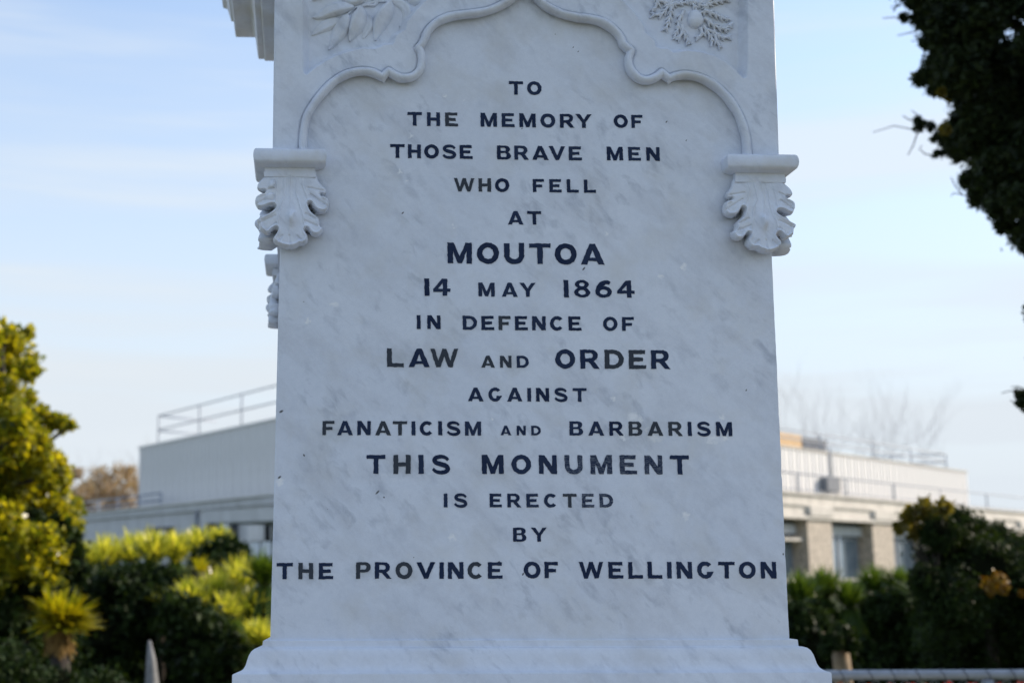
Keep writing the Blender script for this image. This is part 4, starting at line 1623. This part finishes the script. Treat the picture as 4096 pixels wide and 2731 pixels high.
def tree(name, label, cat, spec, Y, n, size, mat, trunk_px, r0, bark, asp=2.0, dy=0.6, group=None, extra=None, core=0):
    cl = clumps(spec, Y, dy)
    bx_ = at_y(trunk_px, 2300, Y)
    root = empty(name, (bx_.x, bx_.y, 0), label, cat, group)
    cloud('crown', cl, n, size, mat, root, asp)
    cz = sum(c[2] for c, _ in cl) / len(cl)
    topz = max(c[2] for c, _ in cl)
    m_ = MB()
    fork = min(cz * 0.55, cz - 0.3)
    m_.tube([(0, 0, -0.1), (0.03, 0, fork * 0.5), (0.0, 0.02, fork), (0.02, 0, topz * 0.92)], [r0 * 1.25, r0, r0 * 0.8, r0 * 0.2], 10)
    m_.build('trunk', bark, root, True)
    tg = [c for c, _ in cl]
    random.shuffle(tg)
    limbs('limb', root, (bx_.x, bx_.y, fork), tg[:14], r0 * 0.45, bark)
    if core:
        inner(root, cl, core)
    return root


# broad-leaved tree on the left
spec = [(30, 1335, 60), (95, 1335, 38), (60, 1440, 85), (112, 1480, 45), (20, 1570, 75), (100, 1600, 45), (60, 1690, 90), (160, 1685, 60), (235, 1690, 42), (285, 1702, 20), (60, 1800, 120), (170, 1770, 45),
        (190, 1880, 75), (60, 1940, 120), (240, 1920, 40), (200, 2010, 85), (285, 2030, 45), (80, 2070, 130), (230, 2110, 90), (305, 2110, 35), (-160, 1480, 180), (-250, 1750, 220), (-180, 2000, 220), (-60, 2200, 170), (150, 2220, 120), (-380, 2050, 260), (-120, 1300, 110)]
tree('broadleaf_tree', 'yellow-green broad-leaved tree at the left edge above the dark shrubs', 'tree', spec, 11.0, 36000, 0.046, M_yl, -150, 0.16, M_bark, 1.6, 0.9)

# brown-leaved tree beyond the lower roof
spec = [(330, 1960, 70), (400, 1930, 70), (480, 1920, 65), (300, 2030, 60), (380, 2020, 80), (460, 2020, 80), (520, 1980, 55), (530, 2060, 60), (350, 2100, 90), (450, 2110, 90), (300, 1900, 30), (520, 1895, 35)]
tree('brown_tree', 'tan brown-leaved tree left of the building above its low roof', 'tree', spec, 105, 9000, 0.17, M_brown, 420, 0.25, M_tanb, 1.6, 2)


# bare trees behind
def bare(name, label, px, Y, ztop_py, spread, seed, r0=0.06, base_py=2050):
    rnd = random.Random(seed)
    b0 = at_y(px, base_py, Y)
    root = empty(name, (b0.x, b0.y, 0), label, 'tree', 'bare winter trees behind the building')
    top = at_y(px, ztop_py, Y).z
    m_ = MB()
    m_.tube([(0, 0, -0.2), (0.1, 0, top * 0.3), (0, 0.1, top * 0.55)], [r0 * 1.4, r0 * 1.1, r0 * 0.8], 7)
    m_.build('trunk', M_twig, root, True)
    m_ = MB()

    def br(p, d, L_, r, dep):
        pts = [p]
        q_ = p.copy()
        dd_ = d.copy()
        for i in range(4):
            dd_ = (dd_ + Vector((rnd.uniform(-1, 1), rnd.uniform(-1, 1), rnd.uniform(-.4, .9))) * 0.16).normalized()
            q_ = q_ + dd_ * L_ / 4
            pts.append(q_.copy())
            if dep > 0 and i > 0:
                for _ in range(2 if dep > 2 else 1):
                    nd = (dd_ + Vector((rnd.uniform(-1, 1), rnd.uniform(-1, 1), rnd.uniform(-.2, .8))) * 0.75).normalized()
                    br(q_.copy(), nd, L_ * 0.58, r * 0.55, dep - 1)
        m_.tube(pts, [r, r * .85, r * .7, r * .55, r * .35], 4, cap=False)
    for k in range(5):
        a = k * math.pi / 2.5 + rnd.uniform(-.4, .4)
        d = Vector((math.cos(a) * spread, math.sin(a) * spread, 1)).normalized()
        br(Vector((0, 0, top * rnd.uniform(0.35, 0.5))), d, top * rnd.uniform(0.32, 0.5), r0 * 0.42, 3)
    m_.build('branch', M_twig, root, True)['kind'] = 'stuff'
    return root


bare('bare_tree', 'thin bare tree behind the roof just right of the plant room box', 3420, 118, 1640, 0.6, 3)
bare('bare_tree', 'thin bare tree behind the right end of the roof railing', 3620, 122, 1680, 0.6, 5)
bare('bare_tree', 'faint bare tree behind the roof beside the monument edge', 3230, 125, 1620, 0.5, 8)
bare('bare_tree', 'faint bare tree rising behind the brown tree on the left', 400, 130, 1930, 0.7, 11)
bare('bare_tree', 'faint bare tree behind the left end of the roof railing', 640, 120, 1850, 0.6, 14)

# big dark conifer, upper right
def c8(x, y, r):
    return (3400 + x / 1.425, y / 1.425, r / 1.425)


spec = [c8(*s) for s in ((380, -60, 100), (480, 40, 120), (420, 100, 60), (560, 150, 130), (530, 260, 70), (420, 440, 45), (560, 330, 120), (500, 500, 50), (640, 420, 130), (700, 550, 120), (720, 700, 130), (640, 740, 70), (560, 770, 60),
                         (620, 840, 70), (740, 850, 110), (700, 1030, 60), (850, 950, 120), (900, 1060, 80), (760, 1110, 70), (860, 1170, 80), (950, 1150, 90), (880, 1280, 50), (960, 1340, 60), (1020, 1380, 60), (700, -20, 150), (850, 400, 190), (900, 650, 200),
                         (980, -20, 130), (760, 150, 110), (1050, 250, 110), (1000, 850, 160), (1150, 500, 260), (1250, 900, 260), (1250, 0, 260), (1150, 1200, 200), (1500, 300, 380), (1600, 900, 380), (1450, -350, 380), (900, -300, 260), (1950, 500, 480), (2000, -200, 480), (1900, 1200, 300), (1100, -700, 300), (1700, -900, 400))]
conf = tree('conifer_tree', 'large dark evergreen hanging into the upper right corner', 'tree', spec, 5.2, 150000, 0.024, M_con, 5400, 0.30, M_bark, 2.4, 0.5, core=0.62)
# its stray twigs against the sky
m_ = MB()
for pts in ([(600, 750), (520, 740), (430, 720), (340, 735), (250, 718), (180, 740), (130, 755)], [(430, 720), (390, 660), (350, 630)], [(390, 740), (360, 830), (330, 885)], [(360, 690), (330, 680), (300, 660)], [(480, 885), (430, 880), (395, 850), (410, 830)],
            [(690, 1130), (640, 1110), (590, 1100), (575, 1120)], [(640, 1110), (600, 1060), (575, 1010)], [(380, 180), (330, 190), (270, 205)], [(330, 130), (260, 100), (185, 105)], [(470, 240), (400, 235), (350, 235)], [(400, 440), (330, 448)]):
    w = [at_y(3400 + x / 1.425, y / 1.425, 5.2) - conf.location for x, y in pts]
    m_.tube(w, [0.0045 - 0.0028 * i / len(w) for i in range(len(w))], 5)
for pts in ([(4130, 1600), (4080, 1570), (4040, 1562), (4005, 1572)], [(4120, 1640), (4070, 1620), (4040, 1600)], [(4110, 1560), (4070, 1545), (4045, 1548)]):
    w = [at_y(x, y, 5.2) - conf.location for x, y in pts]
    m_.tube(w, [0.0045 - 0.0028 * i / len(w) for i in range(len(w))], 5)
m_.build('twig', M_bark, conf, True)['kind'] = 'stuff'
cl = clumps([(4100, 1600, 36), (4140, 1640, 40), (4075, 1575, 16), (4180, 1560, 50), (4220, 1400, 80), (4200, 1250, 80)], 5.2, 0.1)
cloud('low_foliage', cl, 3000, 0.016, M_con, conf, 2.2)
cl = [(c, r_ * 1.22) for c, r_ in clumps(spec, 5.2, 0.3) if r_ < 0.25]
cloud('fringe_foliage', cl, 7000, 0.013, M_con, conf, 3.0, shell=0.85)
cl = clumps([c8(*s) for s in ((410, 440, 42), (520, 530, 25), (540, 740, 28), (560, 560, 15))], 4.9, 0.1)
cloud('yellowing_foliage', cl, 700, 0.02, M_yel, conf, 1.8)
cl = clumps([c8(*s) for s in ((400, 720, 38), (460, 720, 30), (385, 680, 22), (500, 790, 40), (430, 250, 40), (310, 100, 30), (640, 1030, 28), (500, 880, 25))], 5.2, 0.1)
cloud('thin_foliage', cl, 900, 0.016, M_con, conf, 2.2)

# second evergreen, added out of view at the right to shade the monument
cl = []
root = empty('added_shade_tree', (4.7, 1.3, 0), 'tall dark evergreen beyond the right edge that shades the monument', 'tree')
for i in range(46):
    z = rng.uniform(2.0, 7.4)
    R_ = 1.75 * (1 - abs(z - 4.3) / 5.2)
    a = rng.uniform(0, 2 * math.pi)
    q_ = R_ * math.sqrt(rng.uniform(0, 1))
    cl.append((np.array([4.7 + q_ * math.cos(a), 1.3 + q_ * math.sin(a), z]), rng.uniform(0.45, 0.8)))
cloud('crown', cl, 60000, 0.035, M_con, root, 2.4)
inner(root, cl, 0.95)  # solid core added so no sun passes through the crown
m_ = MB()
m_.tube([(0, 0, -0.1), (0.05, 0, 2), (0, 0, 6)], [0.28, 0.22, 0.06], 10)
m_.build('trunk', M_bark, root, True)


# spiky plants
def rosette(name, label, px, py, Y, R_px, n, mat, up=0.4, wpx=7, group=None, cat='shrub', droop=0.5, skirt=None, trunk=None, face=None, skm=None, sk_n=None):
    k = (Y - CAM.y) / F
    c = at_y(px, py, Y)
    Rm = R_px * k
    root = empty(name, (c.x, c.y, 0), label, cat, group)
    m_V, m_F = [], []
    segs = 5
    b = 0
    for i in range(n):
        d = rng.normal(size=3)
        d[2] = abs(d[2]) * 0.9 + up * 1.4
        if face is not None:
            d[:2] += np.array(face) * 0.9
        d /= np.linalg.norm(d)
        L_ = Rm * rng.uniform(0.65, 1.1)
        side = np.cross(d, [rng.uniform(-.3, .3), rng.uniform(-.3, .3), 1])
        side /= np.linalg.norm(side) + 1e-9
        w = wpx * k * rng.uniform(0.7, 1.2)
        p = np.array([0, 0, c.z]) + d * Rm * 0.05 + rng.normal(size=3) * Rm * 0.08
        dd_ = d.copy()
        dr = droop * rng.uniform(0.2, 1.3)
        for j in range(segs + 1):
            t = j / segs
            ww = w * (0.55 + 0.9 * t if t < 0.45 else (1 - (t - 0.45) / 0.55) ** 0.8) * 0.5 + 0.0004
            m_V += [p - side * ww, p + side * ww]
            p = p + dd_ * L_ / segs
            dd_ = dd_ + np.array([0, 0, -dr * 0.30 * (0.4 + t)])
            dd_ /= np.linalg.norm(dd_)
        for j in range(segs):
            m_F.append((b + 2 * j, b + 2 * j + 1, b + 2 * j + 3, b + 2 * j + 2))
        b += 2 * (segs + 1)
    o = link('leaf_rosette', np_mesh('leaf_rosette', np.array(m_V), np.array(m_F)), mat, root)
    o['kind'] = 'stuff'
    if skirt:
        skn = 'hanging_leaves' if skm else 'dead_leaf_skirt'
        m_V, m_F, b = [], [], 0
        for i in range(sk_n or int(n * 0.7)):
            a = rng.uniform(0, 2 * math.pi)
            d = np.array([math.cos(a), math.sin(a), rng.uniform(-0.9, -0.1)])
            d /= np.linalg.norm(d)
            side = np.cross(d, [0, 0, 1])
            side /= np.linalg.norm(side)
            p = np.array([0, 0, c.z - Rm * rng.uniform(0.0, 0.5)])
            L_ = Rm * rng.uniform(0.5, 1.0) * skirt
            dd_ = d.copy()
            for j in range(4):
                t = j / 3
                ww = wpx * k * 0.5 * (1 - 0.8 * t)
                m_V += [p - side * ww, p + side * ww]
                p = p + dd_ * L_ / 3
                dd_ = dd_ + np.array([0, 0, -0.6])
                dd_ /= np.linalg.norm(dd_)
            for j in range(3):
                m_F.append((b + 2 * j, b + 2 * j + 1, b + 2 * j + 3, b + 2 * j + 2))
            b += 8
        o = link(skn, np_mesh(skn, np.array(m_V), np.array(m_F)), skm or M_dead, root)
        o['kind'] = 'stuff'
    m2 = MB()
    tr = trunk or 0.06
    m2.tube([(0, 0, -0.1), (0.02, 0, c.z * 0.5), (0, 0, c.z)], [tr * 1.2, tr, tr * 0.9], 8)
    m2.build('trunk', M_bark, root, True)
    return root


GR = 'spiky sword-leaved plants massed left of the monument'
sp_l = [(330, 2270, 95, 'first spiky plant beside the broad-leaved tree, pale-tipped'), (420, 2255, 100, 'spiky plant with upright pale tips, second from the left tree'), (520, 2240, 100, 'spiky plant under the first dark window hood'),
        (610, 2230, 100, 'bright spiky plant in the middle of the back row'), (700, 2225, 95, 'spiky plant in the back row under the downpipe'), (790, 2200, 85, 'spiky plant in the back row below the second window hood'), (880, 2180, 70, 'rightmost spiky plant of the back row beside dark bush')]
for i, (px, py, r, lb) in enumerate(sp_l):
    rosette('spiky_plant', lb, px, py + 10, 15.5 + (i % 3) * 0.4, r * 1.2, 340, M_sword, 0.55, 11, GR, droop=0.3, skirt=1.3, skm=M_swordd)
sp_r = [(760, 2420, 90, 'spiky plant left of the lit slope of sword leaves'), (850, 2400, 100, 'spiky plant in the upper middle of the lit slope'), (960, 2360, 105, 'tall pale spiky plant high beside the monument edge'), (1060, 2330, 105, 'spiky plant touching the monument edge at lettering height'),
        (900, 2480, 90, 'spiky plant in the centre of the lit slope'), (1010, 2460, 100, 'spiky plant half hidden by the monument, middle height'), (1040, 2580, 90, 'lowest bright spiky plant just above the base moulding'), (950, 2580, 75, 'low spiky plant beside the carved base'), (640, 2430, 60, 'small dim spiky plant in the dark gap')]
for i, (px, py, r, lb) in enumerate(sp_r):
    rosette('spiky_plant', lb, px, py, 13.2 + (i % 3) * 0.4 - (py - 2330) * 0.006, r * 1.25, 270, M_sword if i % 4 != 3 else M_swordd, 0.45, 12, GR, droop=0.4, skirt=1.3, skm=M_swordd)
rosette('cabbage_tree', 'golden cabbage palm head with brown skirt at lower left', 240, 2490, 9.5, 150, 420, M_gold, -0.12, 20, None, 'palm', 0.30, skirt=0.62, trunk=0.09, face=(0.8, -0.3), sk_n=700)
rosette('cabbage_tree', 'small golden fan of leaves on right of brown dead fronds', 800, 2290, 13.6, 75, 80, M_gold, 0.25, 8, None, 'palm', 0.4, skirt=1.6, trunk=0.08)
rosette('cabbage_tree', 'clump of dead tan fronds below the golden fan', 790, 2370, 13.3, 70, 20, M_dead, 0.1, 8, None, 'palm', 0.5, skirt=1.8, trunk=0.08)


def shrub(name, label, spec, Y, n, size, mat, cat='shrub', asp=2.0, dy=0.5, core=True, group=None):
    cl = clumps(spec, Y, dy)
    c = sum((c for c, _ in cl)) / len(cl)
    root = empty(name, (c[0], c[1], 0), label, cat, group)
    cloud('foliage', cl, n, size, mat, root, asp, shell=0.7)
    if core:
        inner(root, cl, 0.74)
    m2 = MB()
    m2.tube([(0, 0, -0.1), (0.02, 0, max(0.3, c[2]))], [0.07, 0.04], 7)
    m2.build('stem', M_bark, root, True)
    return root


shrub('dark_shrub', 'dark round bush right of the golden-tipped spiky row', [(880, 2230, 85), (930, 2240, 70), (840, 2270, 70), (900, 2310, 90), (960, 2290, 45)], 14.8, 5000, 0.045, M_dk)
shrub('dark_shrub', 'dark leafy shrub at the left edge, upper clumps added for the shade on the broad-leaved tree', [(-60, 2330, 200), (80, 2400, 150), (60, 2580, 220), (-60, 2750, 240), (200, 2300, 110), (300, 2260, 60), (60, 2200, 110), (180, 2170, 90), (265, 2190, 70), (-40, 2120, 110), (120, 2090, 60), (240, 2110, 45)], 10.7, 20000, 0.040, M_dk)  # upper clumps added before the tree, standing in for its shaded lower crown
shrub('dark_shrub', 'black-green hedge mass below the spiky back row', [(350, 2420, 130), (480, 2420, 150), (600, 2430, 150), (420, 2600, 180), (620, 2600, 180), (300, 2720, 180), (500, 2780, 200), (720, 2740, 180), (330, 2340, 80), (450, 2345, 85), (560, 2350, 90), (680, 2350, 80), (700, 2450, 90)], 13.9, 20000, 0.045, M_dk)
shrub('dark_shrub', 'dark shrub at the foot of the lit spiky slope', [(800, 2570, 130), (880, 2680, 150), (720, 2560, 90), (1000, 2720, 130), (1080, 2690, 100), (900, 2560, 60), (720, 2440, 70)], 12.2, 12000, 0.045, M_dk)
shrub('dark_shrub', 'low dark shrub in front at the lower left corner', [(60, 2750, 120), (230, 2760, 95), (330, 2800, 120), (-80, 2780, 200), (420, 2800, 120)], 8.8, 9000, 0.028, M_dk)

# pale trunk low on the left
m_ = MB()
pb_ = at_y(608, 2731, 9.0)
root = empty('bare_stemmed_tree', (pb_.x, 9.0, 0), 'pale grey tapering trunk in the dark gap left of the monument', 'tree')
zt_ = at_y(598, 2560, 9.0).z
pts = [(-0.05, 0, -0.05), (-0.02, 0, 0.5), (0.0, 0, at_y(608, 2731, 9).z), (-0.012, 0, at_y(605, 2640, 9).z), (-0.03, 0, zt_)]
m_.tube(pts, [0.09, 0.075, 0.058, 0.040, 0.012], 12)
m_.build('trunk', M_paleb, root, True)

# right-hand planting
GR2 = 'spiky plants right of the monument'
for (px, py, r, Y, mt, lb) in ((3200, 2400, 100, 12.5, M_swordd, 'grass-green spiky plant touching the right edge of the monument'), (3300, 2380, 100, 13, M_swordd, 'fresh green spiky plant below the pebble-dash column'),
                           (3400, 2420, 90, 12.8, M_swordd, 'dim green spiky plant right of the fresh green one'), (3500, 2370, 100, 13.5, M_swordd, 'dark spiky plant below the second column'), (3600, 2370, 90, 13.2, M_swordd, 'dark spiky plant between column and dark bush'), (3700, 2420, 110, 12.4, M_swordd, 'cabbage palm with drooping dark leaves against the dark bush')):
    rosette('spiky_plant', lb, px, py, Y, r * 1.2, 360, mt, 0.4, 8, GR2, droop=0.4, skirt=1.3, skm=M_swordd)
shrub('dark_shrub', 'black-green shrub between the monument and the tan trunk', [(3180, 2520, 110), (3260, 2600, 130), (3150, 2680, 120), (3250, 2480, 80)], 12.6, 8000, 0.04, M_dk)
shrub('dark_shrub', 'black-green shrub mass right of the tan trunk', [(3520, 2520, 120), (3600, 2620, 150), (3480, 2660, 90), (3700, 2560, 150), (3560, 2450, 90)], 13.0, 12000, 0.04, M_dk)
shrub('dark_shrub', 'big dark bush at the right edge with ragged top', [(3760, 2130, 70), (3830, 2110, 75), (3900, 2150, 80), (3970, 2180, 80), (4060, 2220, 90), (3800, 2240, 120), (3940, 2300, 150), (4080, 2380, 160), (3800, 2420, 140), (3950, 2540, 180), (4120, 2600, 200), (3820, 2650, 150), (4150, 2300, 120), (3700, 2320, 60), (4250, 2400, 250)], 8.6, 60000, 0.020, M_dk)
cl = clumps([(3640, 2060, 38), (3700, 2035, 42), (3770, 2030, 38), (3600, 2110, 28), (3660, 2130, 30), (3740, 2090, 40)], 8.6, 0.2)
root = empty('yellowing_shrub', tuple(cl[0][0][:2]) + (0,), 'sparse olive-yellow bush top above the dark bush', 'shrub')
cloud('foliage', cl, 1100, 0.032, M_yel, root, 1.7)
limbs('branch', root, (at_y(3760, 2400, 8.7)), [c for c, _ in cl], 0.02, M_bark)
cl = clumps([(3955, 2335, 28), (3995, 2315, 30), (4010, 2350, 26), (3965, 2362, 22), (4085, 2372, 12)], 8.05, 0.05)
root = empty('orange_flowers', tuple(cl[0][0][:2]) + (0,), 'small orange and yellow patch of leaves in the dark bush', 'flowers')
cloud('flower_cluster', cl, 420, 0.022, M_org, root, 1.4)
limbs('stem', root, (cl[0][0][0], cl[0][0][1] + 0.8, 1.0), [c for c, _ in cl], 0.008, M_bark)
# tan trunk
pb_ = at_y(3372, 2700, 11.2)
root = empty('bare_stemmed_tree', (pb_.x, 11.2, 0), 'short tan forked trunk between the dark shrubs right of the monument', 'tree')
m_ = MB()
zA, zB, zC = at_y(3370, 2690, 11.2).z, at_y(3370, 2610, 11.2).z, at_y(3370, 2540, 11.2).z
m_.tube([(0, 0, -0.1), (0.0, 0, zA), (-0.01, 0, zB)], [0.10, 0.088, 0.085], 12)
m_.build('trunk', M_tanb, root, True)
for dx, dz in ((-0.05, 0), (0.045, 0.02)):
    m_ = MB()
    m_.tube([(-0.01, 0, zB - 0.08), (dx * 0.6, 0.02, zB + 0.05), (dx * 1.1, 0.12, (zB + zC) / 2 + dz), (dx * 1.2, 0.3, zC + dz)], [0.075, 0.055, 0.035, 0.02], 10)
    m_.build('branch', M_tanb, root, True)
cl = clumps([(3330, 2560, 38), (3405, 2575, 34), (3370, 2535, 40), (3300, 2600, 26)], 11.0, 0.1)
cloud('foliage', cl, 2200, 0.03, M_dk, root, 2.2)

# chain-link fence whose top rail crosses the lower right corner
YF = 4.4
M_galv = simple('galvanised_rail', (0.36, 0.40, 0.46), 0.45, 0.12, 14, metal=0.35)
ra, rb = at_y(3250, 2699, YF), at_y(4400, 2694, YF)
root = empty('wire_fence', (ra.x, YF, 0), 'wire fence with fat galvanised top rail bound by wire ties', 'fence')
m_ = MB()
o_ = root.location
RR = 19 * (YF - CAM.y) / F
m_.tube([Vector((ra.x - 1.2, YF, ra.z)) - o_, Vector((rb.x + 1.5, YF, rb.z)) - o_], RR, 20)
m_.build('top_rail', M_galv, root, True, sharp=60)
for x in (3355, 3470, 3560, 3660, 3760, 3850, 3940, 4040, 4120, 4200):
    c = at_y(x, 2698, YF)
    m_ = MB()
    pts = []
    for i in range(17):
        a = 2 * math.pi * i / 16
        pts.append(Vector((c.x + 0.022 * (i / 16 * 2 - 1) * 0.9 - 0.02 * math.cos(a), YF + math.sin(a) * (RR + 0.003), ra.z + (rb.z - ra.z) * (c.x - ra.x) / (rb.x - ra.x) + math.cos(a) * (RR + 0.003))) - o_)
    m_.tube(pts, 0.0022, 6)
    m_.build('wire_tie', M_dark, root, True)
for x in (-1.1, 0.9, 2.6):
    m_ = MB()
    m_.tube([(x, 0.0, -0.1), (x, 0.0, ra.z - RR)], RR * 1.1, 12)
    m_.build('post', M_galv, root, True)
m_ = MB()
x = -1.1
while x < 3.4:
    for sg in (1, -1):
        p0, p1 = Vector((x, 0.012 * sg, 0.05)), Vector((x + sg * (ra.z - RR - 0.05), 0.012 * sg, ra.z - RR * 0.9))
        if -1.15 < p1.x < 3.5:
            m_.tube([p0, p1], 0.0016, 4, cap=False)
    x += 0.075
m_.build('wire_mesh', M_galv, root, True)['kind'] = 'stuff'
# red flowers just showing under the rail
cl = clumps([(3360, 2750, 22), (3480, 2752, 18), (3560, 2755, 20), (3650, 2750, 20), (3720, 2755, 20), (3800, 2750, 22), (3900, 2755, 22), (4000, 2752, 22), (4080, 2750, 24)], 5.2, 0.1)
root = empty('red_flowers', tuple(cl[0][0][:2]) + (0,), 'row of small red flowers just under the fence rail', 'flowers')
cloud('flower_cluster', cl, 900, 0.014, M_red, root, 1.3)
cloud('foliage', [(c - np.array([0, 0, 0.12]), r * 2.2) for c, r in cl], 3000, 0.02, M_dk, root, 2.2)
limbs('stem', root, (cl[4][0][0], cl[4][0][1], 0), [c for c, _ in cl], 0.006, M_bark)
print('done')
